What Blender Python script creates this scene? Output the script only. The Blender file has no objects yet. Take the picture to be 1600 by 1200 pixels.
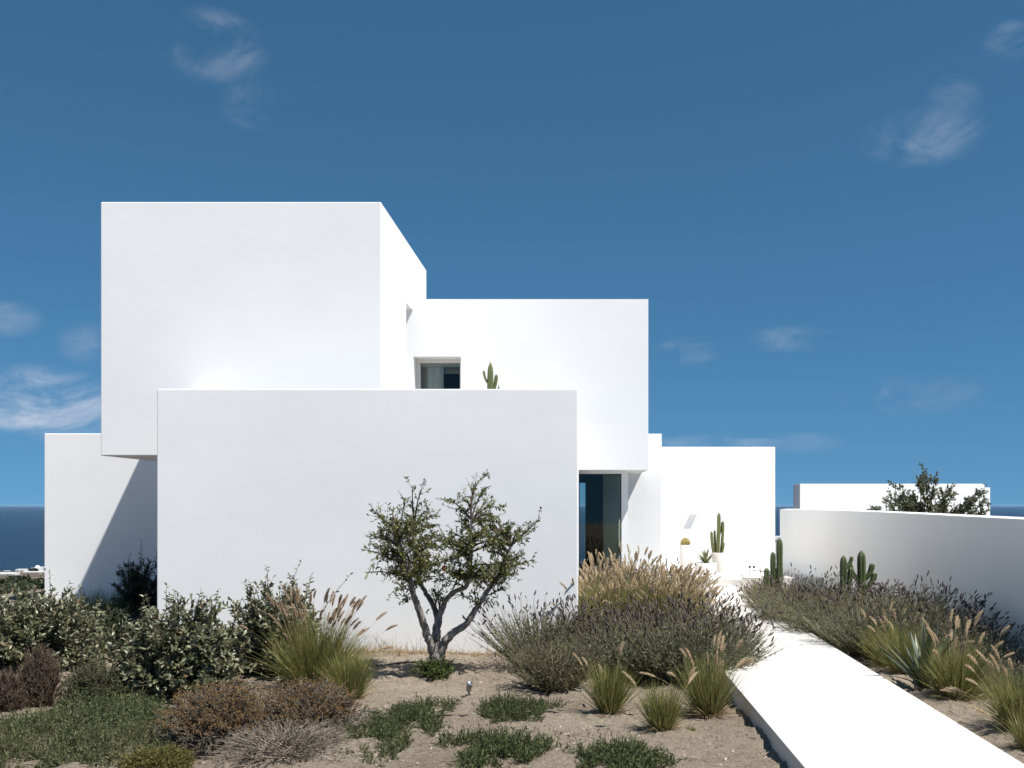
import bpy, bmesh, math, random
import numpy as np
from mathutils import Vector

# ------------------------------------------------------------------ camera, sky, sun, exposure
scene = bpy.context.scene
COL = scene.collection
F, PX, PY = 1600.0, 908.0, 788.0            # focal length in photo pixels, point the camera faces

cam_d = bpy.data.cameras.new("camera")
cam = bpy.data.objects.new("camera", cam_d)
COL.objects.link(cam)
cam.location = (0, 0, 0)
cam.rotation_euler = (math.radians(90), 0, 0)
cam_d.sensor_width = 36.0
cam_d.lens = 36.0 * F / 1600.0
cam_d.shift_x = (800 - PX) / 1600.0
cam_d.shift_y = (PY - 600) / 1600.0
cam_d.clip_start = 0.1
cam_d.clip_end = 120000
scene.camera = cam

TO_SUN = Vector((0.47, -0.36, 1.0)).normalized()
SUN_EL = math.asin(TO_SUN.z)
SUN_AZ = math.atan2(TO_SUN.x, TO_SUN.y)

world = bpy.data.worlds.new("World")
scene.world = world
world.use_nodes = True
wt = world.node_tree
for n in list(wt.nodes):
    wt.nodes.remove(n)


def wn(t, **kw):
    n = wt.nodes.new(t)
    for k, v in kw.items():
        setattr(n, k, v)
    return n


w_out = wn('ShaderNodeOutputWorld')
w_bg = wn('ShaderNodeBackground')
w_bg.inputs['Strength'].default_value = 0.062
wt.links.new(w_bg.outputs[0], w_out.inputs[0])
sky = wn('ShaderNodeTexSky')
sky.sky_type = 'NISHITA'
sky.sun_disc = False
sky.sun_elevation = SUN_EL
sky.sun_rotation = SUN_AZ
sky.altitude = 1500
sky.air_density = 1.0
sky.dust_density = 0.0
sky.ozone_density = 8.0
tcs = wn('ShaderNodeTexCoord')           # the clear air stays blue down to the horizon
sps = wn('ShaderNodeVectorMath', operation='MULTIPLY_ADD')
sps.inputs[1].default_value = (1, 1, .86)
sps.inputs[2].default_value = (0, 0, .16)
wt.links.new(tcs.outputs['Generated'], sps.inputs[0])
spn = wn('ShaderNodeVectorMath', operation='NORMALIZE')
wt.links.new(sps.outputs[0], spn.inputs[0])
wt.links.new(spn.outputs[0], sky.inputs['Vector'])
hs = wn('ShaderNodeHueSaturation')
hs.inputs['Saturation'].default_value = 1.09
hs.inputs['Hue'].default_value = 0.482
wt.links.new(sky.outputs[0], hs.inputs['Color'])

# thin fair-weather clouds: ellipses of broken noise at their own directions
tc = wn('ShaderNodeTexCoord')
nz = wn('ShaderNodeTexNoise')
nz.inputs['Scale'].default_value = 13.0
nz.inputs['Detail'].default_value = 9.0
nz.inputs['Roughness'].default_value = 0.62
nz.inputs['Distortion'].default_value = 0.6
mp = wn('ShaderNodeMapping')
mp.inputs['Scale'].default_value = (1.0, 1.0, 1.9)
wt.links.new(tc.outputs['Generated'], mp.inputs[0])
wt.links.new(mp.outputs[0], nz.inputs['Vector'])
CLOUDS = [  # photo x, y, half width, half height, strength
    (335, 72, 95, 62, .30), (398, 165, 60, 45, .17), (50, 626, 160, 62, .85), (110, 655, 110, 34, .35),
    (10, 497, 60, 34, .20), (132, 537, 46, 40, .18), (1445, 212, 110, 52, .26), (1490, 160, 50, 50, .14),
    (1575, 66, 44, 36, .28), (1368, 612, 44, 20, .55), (1420, 618, 130, 36, .15), (1235, 530, 80, 24, .18),
    (1075, 548, 60, 24, .20), (1255, 692, 70, 20, .12), (1085, 690, 80, 14, .24), (1180, 692, 60, 10, .2), (90, 690, 90, 22, .18)]
acc = None
for (cx, cy, rx, ry, st) in CLOUDS:
    d = Vector(((cx - PX) / F, 1.0, (PY - cy) / F))
    ln = d.length
    d.normalize()
    r = Vector((d.y, -d.x, 0)).normalized()
    u = r.cross(d)
    parts = []
    for vec, rad in ((r, rx), (u, ry)):
        dp = wn('ShaderNodeVectorMath', operation='DOT_PRODUCT')
        wt.links.new(tc.outputs['Generated'], dp.inputs[0])
        dp.inputs[1].default_value = vec
        ml = wn('ShaderNodeMath', operation='MULTIPLY')
        wt.links.new(dp.outputs['Value'], ml.inputs[0])
        ml.inputs[1].default_value = F * ln / rad
        sq = wn('ShaderNodeMath', operation='MULTIPLY')
        wt.links.new(ml.outputs[0], sq.inputs[0])
        wt.links.new(ml.outputs[0], sq.inputs[1])
        parts.append(sq)
    ad = wn('ShaderNodeMath', operation='ADD')
    wt.links.new(parts[0].outputs[0], ad.inputs[0])
    wt.links.new(parts[1].outputs[0], ad.inputs[1])
    fr = wn('ShaderNodeVectorMath', operation='DOT_PRODUCT')
    wt.links.new(tc.outputs['Generated'], fr.inputs[0])
    fr.inputs[1].default_value = d
    gt = wn('ShaderNodeMath', operation='GREATER_THAN')
    wt.links.new(fr.outputs['Value'], gt.inputs[0])
    gt.inputs[1].default_value = 0.2
    mr = wn('ShaderNodeMapRange', interpolation_type='SMOOTHSTEP')
    wt.links.new(ad.outputs[0], mr.inputs['Value'])
    mr.inputs['From Min'].default_value = 1.0
    mr.inputs['From Max'].default_value = 0.0
    mr.inputs['To Min'].default_value = 0.0
    mr.inputs['To Max'].default_value = st
    mk = wn('ShaderNodeMath', operation='MULTIPLY')
    wt.links.new(mr.outputs[0], mk.inputs[0])
    wt.links.new(gt.outputs[0], mk.inputs[1])
    if acc is None:
        acc = mk
    else:
        a2 = wn('ShaderNodeMath', operation='MAXIMUM')
        wt.links.new(acc.outputs[0], a2.inputs[0])
        wt.links.new(mk.outputs[0], a2.inputs[1])
        acc = a2
nr = wn('ShaderNodeMapRange', interpolation_type='SMOOTHSTEP')
wt.links.new(nz.outputs['Fac'], nr.inputs['Value'])
nr.inputs['From Min'].default_value = 0.36
nr.inputs['From Max'].default_value = 0.74
cm = wn('ShaderNodeMath', operation='MULTIPLY')
wt.links.new(acc.outputs[0], cm.inputs[0])
wt.links.new(nr.outputs[0], cm.inputs[1])
cmix = wn('ShaderNodeMix', data_type='RGBA')
wt.links.new(cm.outputs[0], cmix.inputs['Factor'])
wt.links.new(hs.outputs[0], cmix.inputs['A'])
cmix.inputs['B'].default_value = (7.4, 7.7, 8.6, 1)
wt.links.new(cmix.outputs['Result'], w_bg.inputs['Color'])

sun_d = bpy.data.lights.new("sun", 'SUN')
sun_d.energy = 4.2
sun_d.angle = math.radians(0.53)
sun_d.color = (1.0, 0.965, 0.91)
sun = bpy.data.objects.new("sun", sun_d)
COL.objects.link(sun)
sun.location = (20, -20, 40)
sun.rotation_euler = TO_SUN.to_track_quat('Z', 'Y').to_euler()

vs = scene.view_settings
vs.view_transform = 'Standard'
vs.look = 'None'
vs.gamma = 1.0
vs.use_curve_mapping = False
vs.exposure = 0.68

# ------------------------------------------------------------------ helpers
rng = np.random.default_rng(7)
random.seed(7)


def link(o, parent=None):
    COL.objects.link(o)
    if parent is not None:
        o.parent = parent
    return o


def tag(o, label=None, cat=None, group=None, kind=None):
    if label:
        o['label'] = label
    if cat:
        o['category'] = cat
    if group:
        o['group'] = group
    if kind:
        o['kind'] = kind
    return o


def thing(name, label, cat, loc=(0, 0, 0), rz=0.0, group=None):
    o = bpy.data.objects.new(name, None)
    o.empty_display_size = 0.1
    link(o)
    o.location = loc
    o.rotation_euler = (0, 0, rz)
    return tag(o, label, cat, group)


def copy_tree(o, parent=None):
    c = o.copy()
    COL.objects.link(c)
    c.parent = parent
    for ch in list(o.children):
        copy_tree(ch, c)
    return c


def arr_mesh(name, V, Fq, mat, smooth=False):
    me = bpy.data.meshes.new(name)
    V = np.asarray(V, dtype=np.float32).reshape(-1, 3)
    Fq = np.asarray(Fq, dtype=np.int32).reshape(-1, 4)
    me.vertices.add(len(V))
    me.vertices.foreach_set('co', V.ravel())
    me.loops.add(Fq.size)
    me.loops.foreach_set('vertex_index', Fq.ravel())
    me.polygons.add(len(Fq))
    me.polygons.foreach_set('loop_start', np.arange(0, Fq.size, 4, dtype=np.int32))
    me.update(calc_edges=True)
    if smooth:
        me.polygons.foreach_set('use_smooth', np.ones(len(Fq), dtype=bool))
    me.materials.append(mat)
    return me


def arr_obj(name, V, Fq, mat, parent=None, smooth=False, kind=None, loc=None):
    o = bpy.data.objects.new(name, arr_mesh(name, V, Fq, mat, smooth))
    link(o, parent)
    if kind:
        o['kind'] = kind
    if loc is not None:
        o.location = loc
    return o


class Geo:
    """collects quads"""
    def __init__(self):
        self.V, self.F, self.n = [], [], 0

    def add(self, V, Fq):
        V = np.asarray(V, dtype=np.float64).reshape(-1, 3)
        self.V.append(V)
        self.F.append(np.asarray(Fq).reshape(-1, 4) + self.n)
        self.n += len(V)
        return self

    def obj(self, name, mat, parent=None, smooth=False, kind=None, loc=None):
        return arr_obj(name, np.concatenate(self.V), np.concatenate(self.F), mat, parent, smooth, kind, loc)

    def mesh(self, name, mat, smooth=False):
        return arr_mesh(name, np.concatenate(self.V), np.concatenate(self.F), mat, smooth)


def bm_obj(name, bm, mat, parent=None, smooth=False, loc=None):
    me = bpy.data.meshes.new(name)
    bmesh.ops.recalc_face_normals(bm, faces=bm.faces)
    bm.to_mesh(me)
    bm.free()
    if smooth:
        for p in me.polygons:
            p.use_smooth = True
    me.materials.append(mat)
    o = bpy.data.objects.new(name, me)
    link(o, parent)
    if loc is not None:
        o.location = loc
    return o


def bm_box(bm, x0, x1, y0, y1, z0, z1):
    vs_ = [bm.verts.new(c) for c in ((x0, y0, z0), (x1, y0, z0), (x1, y1, z0), (x0, y1, z0),
                                     (x0, y0, z1), (x1, y0, z1), (x1, y1, z1), (x0, y1, z1))]
    for f in ((0, 1, 5, 4), (1, 2, 6, 5), (2, 3, 7, 6), (3, 0, 4, 7), (4, 5, 6, 7), (3, 2, 1, 0)):
        bm.faces.new([vs_[i] for i in f])


def box(name, x0, x1, y0, y1, z0, z1, mat, parent=None, bevel=0.0):
    bm = bmesh.new()
    bm_box(bm, x0, x1, y0, y1, z0, z1)
    if bevel:
        bmesh.ops.bevel(bm, geom=list(bm.edges), offset=bevel, segments=2, affect='EDGES', profile=0.5)
    return bm_obj(name, bm, mat, parent)


def prism(name, poly, axis, a, b, mat, parent=None, bevel=0.0):
    """extrude a polygon (2D) along an axis from a to b; axis 'x': poly is (y,z); 'z': poly is (x,y)"""
    bm = bmesh.new()

    def P(p, t):
        return (t, p[0], p[1]) if axis == 'x' else (p[0], p[1], t)
    lo = [bm.verts.new(P(p, a)) for p in poly]
    hi = [bm.verts.new(P(p, b)) for p in poly]
    n = len(poly)
    bm.faces.new(lo)
    bm.faces.new(hi)
    for i in range(n):
        bm.faces.new((lo[i], lo[(i + 1) % n], hi[(i + 1) % n], hi[i]))
    if bevel:
        bmesh.ops.bevel(bm, geom=list(bm.edges), offset=bevel, segments=2, affect='EDGES', profile=0.5)
    return bm_obj(name, bm, mat, parent)


def lathe(prof, n=28):
    """closed-ish surface of revolution; prof is a list of (r, z)"""
    V, Fq = [], []
    k = len(prof)
    for r, z in prof:
        for j in range(n):
            a = 2 * math.pi * j / n
            V.append((r * math.cos(a), r * math.sin(a), z))
    for i in range(k - 1):
        for j in range(n):
            Fq.append((i * n + j, i * n + (j + 1) % n, (i + 1) * n + (j + 1) % n, (i + 1) * n + j))
    return np.array(V), np.array(Fq)


def norm(a):
    return a / np.maximum(np.linalg.norm(a, axis=-1, keepdims=True), 1e-9)


def curves(p0, d0, L, k=5, droop=0.0, wob=0.0, R=None):
    """n curves of k points that leave p0 along d0 and bend down by droop"""
    R = R or rng
    n = len(p0)
    p = np.array(p0, dtype=float)
    d = norm(np.array(d0, dtype=float))
    L = np.broadcast_to(np.asarray(L, dtype=float), (n,))
    droop = np.broadcast_to(np.asarray(droop, dtype=float), (n,))
    out = [p.copy()]
    for i in range(k - 1):
        p = p + d * (L / (k - 1))[:, None]
        out.append(p.copy())
        d = d + np.array([0, 0, -1.0]) * (droop / (k - 1) * (0.4 + 1.2 * i / (k - 1)))[:, None]
        if wob:
            d = d + R.normal(0, wob, (n, 3))
        d = norm(d)
    return np.stack(out, 1)


def strips(C, W, side=None, R=None):
    """flat ribbons along curves C (n,k,3) with widths W (n,k) or (k,)"""
    R = R or rng
    n, k, _ = C.shape
    W = np.broadcast_to(W, (n, k))
    t = norm(C[:, -1] - C[:, 0])
    if side is None:
        side = np.cross(t, R.normal(0, 1, (n, 3)))
    side = norm(side)
    a = C - side[:, None, :] * W[..., None] * 0.5
    b = C + side[:, None, :] * W[..., None] * 0.5
    V = np.stack([a, b], 2).reshape(-1, 3)
    base = (np.arange(n) * k * 2)[:, None, None]
    i = np.arange(k - 1)[None, :, None] * 2
    Fq = base + i + np.array([0, 1, 3, 2])[None, None, :]
    return V, Fq.reshape(-1, 4)


def tubes(C, Rd, m=4):
    """tapered tubes along curves C (n,k,3), radii (n,k)"""
    n, k, _ = C.shape
    Rd = np.broadcast_to(Rd, (n, k))
    T = np.empty_like(C)
    T[:, 1:-1] = C[:, 2:] - C[:, :-2]
    T[:, 0] = C[:, 1] - C[:, 0]
    T[:, -1] = C[:, -1] - C[:, -2]
    T = norm(T)
    t0 = norm(C[:, -1] - C[:, 0])
    ref = np.where(np.abs(t0[:, 2:3]) > 0.8, np.array([[1.0, 0.13, 0]]), np.array([[0.1, 0, 1.0]]))
    ref = np.broadcast_to(ref[:, None, :], C.shape)
    A = norm(np.cross(T, ref))
    B = np.cross(T, A)
    ang = np.arange(m) * 2 * math.pi / m
    V = (C[:, :, None, :] + Rd[..., None, None] * (np.cos(ang)[None, None, :, None] * A[:, :, None, :]
                                                  + np.sin(ang)[None, None, :, None] * B[:, :, None, :]))
    V = V.reshape(-1, 3)
    base = (np.arange(n) * k * m)[:, None, None, None]
    i = (np.arange(k - 1) * m)[None, :, None, None]
    j = np.arange(m)
    q = np.stack([j, (j + 1) % m, (j + 1) % m + m, j + m], -1)[None, None]
    return V, (base + i + q).reshape(-1, 4)


def stamp(TV, TF, P, D, S, roll=None, N=None, R=None):
    """copies of template (local: y along the axis, z out of the face) at P along D scaled by S"""
    R = R or rng
    n = len(P)
    D = norm(np.asarray(D, dtype=float))
    if N is None:
        N = R.normal(0, 1, (n, 3))
    X = norm(np.cross(D, N))
    Z = np.cross(X, D)
    S = np.broadcast_to(np.asarray(S, dtype=float).reshape(-1, 1) if np.ndim(S) == 1 else np.asarray(S, dtype=float),
                        (n, 3)) if np.ndim(S) else np.full((n, 3), float(S))
    V = (P[:, None, :] + TV[None, :, 0:1] * X[:, None, :] * S[:, None, 0:1]
         + TV[None, :, 1:2] * D[:, None, :] * S[:, None, 1:2] + TV[None, :, 2:3] * Z[:, None, :] * S[:, None, 2:3])
    Fq = TF[None] + (np.arange(n) * len(TV))[:, None, None]
    return V.reshape(-1, 3), Fq.reshape(-1, 4)


def leaf_template(rows, fold=0.25, curl=0.15):
    """rows: (t along, half width). unit length leaf, folded along its midrib"""
    V, Fq = [], []
    for t, w in rows:
        z = -curl * t * t
        V += [(-w, t, z + fold * w), (0, t, z), (w, t, z + fold * w)]
    for i in range(len(rows) - 1):
        a = i * 3
        Fq += [(a, a + 1, a + 4, a + 3), (a + 1, a + 2, a + 5, a + 4)]
    return np.array(V, dtype=float), np.array(Fq)


LEAF_OVAL = leaf_template([(0, .03), (.28, .19), (.62, .2), (1, .02)], .3, .18)
LEAF_NARROW = leaf_template([(0, .04), (.4, .15), (1, .02)], .3, .15)
LEAF_BLUNT = leaf_template([(0, .05), (.35, .17), (.75, .19), (1, .05)], .35, .1)


def spindle(rows, m=5):
    V, Fq = [], []
    for t, r in rows:
        for j in range(m):
            a = 2 * math.pi * j / m + t * 2
            V.append((r * math.cos(a), t, r * math.sin(a)))
    for i in range(len(rows) - 1):
        for j in range(m):
            Fq.append((i * m + j, i * m + (j + 1) % m, (i + 1) * m + (j + 1) % m, (i + 1) * m + j))
    return np.array(V), np.array(Fq)


# ------------------------------------------------------------------ materials
def new_mat(name):
    m = bpy.data.materials.new(name)
    m.use_nodes = True
    nt = m.node_tree
    b = nt.nodes['Principled BSDF']
    return m, nt, b


def plain(name, col, rough=0.6, metal=0.0, spec=0.5):
    m, nt, b = new_mat(name)
    b.inputs['Base Color'].default_value = (*col, 1)
    b.inputs['Roughness'].default_value = rough
    b.inputs['Metallic'].default_value = metal
    b.inputs['Specular IOR Level'].default_value = spec
    return m


def noise_node(nt, scale, detail=4, rough=0.55, coord='Object', vscale=None):
    t = nt.nodes.new('ShaderNodeTexCoord')
    n = nt.nodes.new('ShaderNodeTexNoise')
    n.inputs['Scale'].default_value = scale
    n.inputs['Detail'].default_value = detail
    n.inputs['Roughness'].default_value = rough
    src = t.outputs[coord]
    if vscale:
        mpp = nt.nodes.new('ShaderNodeMapping')
        mpp.inputs['Scale'].default_value = vscale
        nt.links.new(src, mpp.inputs[0])
        src = mpp.outputs[0]
    nt.links.new(src, n.inputs['Vector'])
    return n


def ramp(nt, src, stops):
    r = nt.nodes.new('ShaderNodeValToRGB')
    el = r.color_ramp.elements
    while len(el) > 1:
        el.remove(el[-1])
    el[0].position, el[0].color = stops[0][0], (*stops[0][1], 1)
    for p, c in stops[1:]:
        e = el.new(p)
        e.color = (*c, 1)
    nt.links.new(src, r.inputs[0])
    return r


def bump(nt, b, src, strength, dist):
    bp = nt.nodes.new('ShaderNodeBump')
    bp.inputs['Strength'].default_value = strength
    bp.inputs['Distance'].default_value = dist
    nt.links.new(src, bp.inputs['Height'])
    nt.links.new(bp.outputs[0], b.inputs['Normal'])
    return bp


def plaster(name, c0=(.805, .805, .81), c1=(.875, .875, .875), big=0.35, fine=60, amt=.25):
    m, nt, b = new_mat(name)
    n1 = noise_node(nt, big, 5, .6, vscale=(1, 1, 1.6))
    r = ramp(nt, n1.outputs['Fac'], [(.3, c0), (.7, c1)])
    nt.links.new(r.outputs[0], b.inputs['Base Color'])
    b.inputs['Roughness'].default_value = .85
    b.inputs['Specular IOR Level'].default_value = .25
    n2 = noise_node(nt, fine, 6, .65)
    n3 = noise_node(nt, 2.2, 3, .5)
    mx = nt.nodes.new('ShaderNodeMath')
    mx.operation = 'MULTIPLY_ADD'
    nt.links.new(n3.outputs['Fac'], mx.inputs[0])
    mx.inputs[1].default_value = 3.0
    nt.links.new(n2.outputs['Fac'], mx.inputs[2])
    bump(nt, b, mx.outputs[0], amt, .004)
    return m


def foliage(name, stops, rough=.55, trans=.25, spec=.35, tcol=None, noise=None):
    """colour varies leaf by leaf"""
    m, nt, b = new_mat(name)
    g = nt.nodes.new('ShaderNodeNewGeometry')
    r = ramp(nt, g.outputs['Random Per Island'], stops)
    nt.links.new(r.outputs[0], b.inputs['Base Color'])
    b.inputs['Roughness'].default_value = rough
    b.inputs['Specular IOR Level'].default_value = spec
    if trans > 0:
        t = nt.nodes.new('ShaderNodeBsdfTranslucent')
        gm = nt.nodes.new('ShaderNodeGamma')
        gm.inputs[1].default_value = .85
        nt.links.new(r.outputs[0], gm.inputs[0])
        nt.links.new(gm.outputs[0], t.inputs['Color'])
        mx = nt.nodes.new('ShaderNodeMixShader')
        mx.inputs[0].default_value = trans
        nt.links.new(b.outputs[0], mx.inputs[1])
        nt.links.new(t.outputs[0], mx.inputs[2])
        nt.links.new(mx.outputs[0], nt.nodes['Material Output'].inputs['Surface'])
    return m


M = {}
M['plaster'] = plaster('white_plaster')
M['plaster_curve'] = plaster('white_render', (.82, .81, .795), (.87, .86, .845), .5, 45, .3)
M['path'] = plaster('white_cement', (.60, .57, .53), (.70, .675, .635), .8, 70, .3)
M['frame'] = plain('window_frame_putty', (.62, .60, .56), .5)
M['dark_frame'] = plain('dark_aluminium', (.045, .047, .045), .4, .3)
M['dark_room'] = plain('painted_shade_interior', (.05, .055, .065), .8)  # dark base colour stands in for the shade inside the rooms
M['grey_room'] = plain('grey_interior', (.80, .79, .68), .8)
M['door'] = plain('pale_door', (.62, .66, .60), .6)
M['black'] = plain('black_metal', (.015, .015, .016), .45)
M['steel'] = plain('grey_metal', (.32, .34, .36), .35, .8)
M['rubber'] = plain('black_rubber', (.03, .027, .025), .7)


def curtain_mat():
    m, nt, b = new_mat('sheer_curtain')
    b.inputs['Base Color'].default_value = (.86, .86, .9, 1)
    b.inputs['Roughness'].default_value = .9
    b.inputs['Specular IOR Level'].default_value = .1
    return m


M['curtain'] = curtain_mat()
M['blind'] = plain('grey_blind', (.36, .35, .32), .9)


def glass_mat(name, tint):
    m, nt, b = new_mat(name)
    nt.nodes.remove(b)
    tr = nt.nodes.new('ShaderNodeBsdfTransparent')
    tr.inputs[0].default_value = (*tint, 1)
    gl = nt.nodes.new('ShaderNodeBsdfGlossy')
    gl.inputs['Roughness'].default_value = .01
    gl.inputs['Color'].default_value = (.9, .95, .95, 1)
    fr = nt.nodes.new('ShaderNodeFresnel')
    fr.inputs[0].default_value = 1.36
    mx = nt.nodes.new('ShaderNodeMixShader')
    nt.links.new(fr.outputs[0], mx.inputs[0])
    nt.links.new(tr.outputs[0], mx.inputs[1])
    nt.links.new(gl.outputs[0], mx.inputs[2])
    nt.links.new(mx.outputs[0], nt.nodes['Material Output'].inputs['Surface'])
    return m


M['glass'] = glass_mat('window_glass', (.78, .82, .80))


def soil_mat():
    m, nt, b = new_mat('dry_soil')
    n1 = noise_node(nt, .9, 6, .6)
    n2 = noise_node(nt, 30, 9, .78)
    r1 = ramp(nt, n1.outputs['Fac'], [(.3, (.33, .262, .20)), (.5, (.45, .372, .29)), (.7, (.53, .45, .36))])
    r2 = ramp(nt, n2.outputs['Fac'], [(.32, (.38, .36, .34)), (.46, (.82, .81, .79)), (.6, (1.0, .99, .97)), (.78, (1.25, 1.23, 1.2))])
    mx = nt.nodes.new('ShaderNodeMix')
    mx.data_type = 'RGBA'
    mx.blend_type = 'MULTIPLY'
    mx.inputs['Factor'].default_value = 1
    nt.links.new(r1.outputs[0], mx.inputs['A'])
    nt.links.new(r2.outputs[0], mx.inputs['B'])
    # far hillside: brown and grey-green scrub
    n3 = noise_node(nt, .06, 8, .65)
    r3 = ramp(nt, n3.outputs['Fac'], [(.38, (.045, .042, .03)), (.5, (.11, .085, .065)), (.62, (.20, .165, .13))])
    tcn = nt.nodes.new('ShaderNodeTexCoord')
    sp = nt.nodes.new('ShaderNodeSeparateXYZ')
    nt.links.new(tcn.outputs['Object'], sp.inputs[0])
    mrr = nt.nodes.new('ShaderNodeMapRange')
    mrr.inputs['From Min'].default_value = 16
    mrr.inputs['From Max'].default_value = 34
    nt.links.new(sp.outputs['Y'], mrr.inputs['Value'])
    m2 = nt.nodes.new('ShaderNodeMix')
    m2.data_type = 'RGBA'
    nt.links.new(mrr.outputs[0], m2.inputs['Factor'])
    nt.links.new(mx.outputs['Result'], m2.inputs['A'])
    nt.links.new(r3.outputs[0], m2.inputs['B'])
    nt.links.new(m2.outputs['Result'], b.inputs['Base Color'])
    b.inputs['Roughness'].default_value = .95
    b.inputs['Specular IOR Level'].default_value = .15
    n4 = noise_node(nt, 48, 8, .75)
    bump(nt, b, n4.outputs['Fac'], 1.0, .05)
    return m


M['soil'] = soil_mat()


def sea_mat():
    m, nt, b = new_mat('sea_water')
    b.inputs['Base Color'].default_value = (.008, .028, .075, 1)
    b.inputs['Roughness'].default_value = .25
    b.inputs['IOR'].default_value = 1.33
    b.inputs['Specular IOR Level'].default_value = .36
    n = noise_node(nt, .035, 8, .7, vscale=(.5, 1, 1))
    bump(nt, b, n.outputs['Fac'], 1.0, 10.0)
    n2 = noise_node(nt, .03, 6, .75, vscale=(.35, 1, 1))
    r = ramp(nt, n2.outputs['Fac'], [(.0, (.003, .009, .022)), (.6, (.004, .013, .03)), (.775, (.006, .018, .038)), (.80, (.35, .4, .45))])
    nt.links.new(r.outputs[0], b.inputs['Base Color'])
    return m


M['sea'] = sea_mat()


def bark_mat():
    m, nt, b = new_mat('grey_bark')
    n = noise_node(nt, 22, 8, .7, vscale=(1, 1, .35))
    r = ramp(nt, n.outputs['Fac'], [(.32, (.06, .05, .043)), (.48, (.19, .165, .145)), (.66, (.42, .38, .34))])
    nt.links.new(r.outputs[0], b.inputs['Base Color'])
    b.inputs['Roughness'].default_value = .9
    bump(nt, b, n.outputs['Fac'], .9, .02)
    return m


M['bark'] = bark_mat()
M['twig'] = foliage('brown_twig', [(0, (.06, .045, .032)), (1, (.14, .105, .075))], .8, 0)
M['twig_pale'] = foliage('dry_pale_twig', [(0, (.16, .13, .10)), (1, (.34, .28, .22))], .8, 0)
M['pom_leaf'] = foliage('small_green_leaf', [(0, (.055, .07, .018)), (.5, (.11, .128, .032)), (.85, (.19, .198, .055)), (.96, (.26, .235, .075)), (1, (.22, .11, .035))], .4, .22, .45)
M['fruit'] = plain('orange_red_fruit', (.30, .10, .03), .6)
M['elae_leaf'] = foliage('silvery_olive_leaf', [(0, (.06, .068, .03)), (.45, (.115, .122, .06)), (.8, (.20, .205, .12)), (.95, (.32, .31, .21)), (1, (.19, .105, .05))], .36, .12, .5)
M['dark_leaf'] = foliage('dark_green_leaf', [(0, (.02, .028, .012)), (1, (.05, .062, .028))], .5, .12)
M['olive_leaf'] = foliage('olive_leaf', [(0, (.06, .075, .03)), (.7, (.12, .13, .06)), (1, (.21, .21, .12))], .5, .15)
M['lav_leaf'] = foliage('lavender_leaf', [(0, (.11, .122, .072)), (.5, (.20, .215, .13)), (1, (.34, .35, .235))], .7, .15, .2)
M['lav_leaf_dry'] = foliage('dry_lavender_leaf', [(0, (.10, .095, .055)), (.5, (.17, .155, .09)), (1, (.27, .24, .15))], .7, .15, .2)
M['lav_spike'] = foliage('dark_flower_spike', [(0, (.055, .043, .042)), (.6, (.105, .083, .078)), (1, (.20, .16, .135))], .85, .05, .1)
M['grass'] = foliage('fountain_grass', [(0, (.10, .112, .027)), (.5, (.185, .195, .055)), (.85, (.28, .27, .095)), (1, (.42, .34, .17))], .5, .3, .3)
M['grass_dry'] = foliage('dry_straw', [(0, (.22, .15, .075)), (.6, (.38, .28, .15)), (1, (.52, .41, .25))], .7, .2, .2)
M['plume'] = foliage('grass_plume', [(0, (.50, .38, .23)), (.6, (.68, .54, .36)), (1, (.82, .70, .52))], .75, .35, .15)
M['plume_brown'] = foliage('brown_grass_plume', [(0, (.32, .22, .14)), (.6, (.50, .37, .25)), (1, (.66, .53, .39))], .75, .3, .15)
M['cover'] = foliage('ground_cover_leaf', [(0, (.045, .056, .02)), (.6, (.08, .098, .036)), (1, (.15, .165, .07))], .6, .2, .3)
M['cover_grey'] = foliage('grey_ground_cover_leaf', [(0, (.06, .07, .03)), (.6, (.115, .128, .055)), (1, (.21, .205, .105))], .6, .2, .3)
M['lime'] = foliage('yellow_green_leaf', [(0, (.09, .09, .025)), (1, (.21, .185, .06))], .6, .25, .3)
M['sprout'] = foliage('fresh_green_leaf', [(0, (.05, .08, .015)), (1, (.12, .16, .035))], .5, .25, .3)
M['rust'] = foliage('rusty_flower_head', [(0, (.11, .065, .03)), (.6, (.20, .12, .052)), (1, (.31, .20, .095))], .85, .1, .1)
M['greyleaf'] = foliage('grey_twig_leaf', [(0, (.09, .08, .06)), (1, (.22, .20, .16))], .8, .1, .1)
M['heath'] = foliage('purple_brown_twig', [(0, (.075, .052, .04)), (.7, (.14, .10, .075)), (1, (.24, .18, .135))], .85, .05, .1)
M['sword'] = foliage('dark_sword_leaf', [(0, (.022, .034, .022)), (1, (.05, .07, .045))], .45, .1, .4)


def agave_mat(name, c0, c1, edge=None):
    m, nt, b = new_mat(name)
    oi = nt.nodes.new('ShaderNodeObjectInfo')
    r = ramp(nt, oi.outputs['Random'], [(0, c0), (1, c1)])
    src = r.outputs[0]
    if edge:
        at = nt.nodes.new('ShaderNodeAttribute')
        at.attribute_name = 'edge'
        er = nt.nodes.new('ShaderNodeMapRange')
        er.inputs['From Min'].default_value = .45
        er.inputs['From Max'].default_value = .6
        nt.links.new(at.outputs['Fac'], er.inputs['Value'])
        mx = nt.nodes.new('ShaderNodeMix')
        mx.data_type = 'RGBA'
        nt.links.new(er.outputs[0], mx.inputs['Factor'])
        nt.links.new(src, mx.inputs['A'])
        mx.inputs['B'].default_value = (*edge, 1)
        src = mx.outputs['Result']
    nt.links.new(src, b.inputs['Base Color'])
    b.inputs['Roughness'].default_value = .45
    return m


M['agave'] = agave_mat('strap_leaf', (.05, .07, .035), (.12, .14, .07))
M['agave_var'] = agave_mat('variegated_leaf', (.05, .075, .03), (.075, .10, .045), (.42, .38, .20))
M['cactus'] = None


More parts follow.
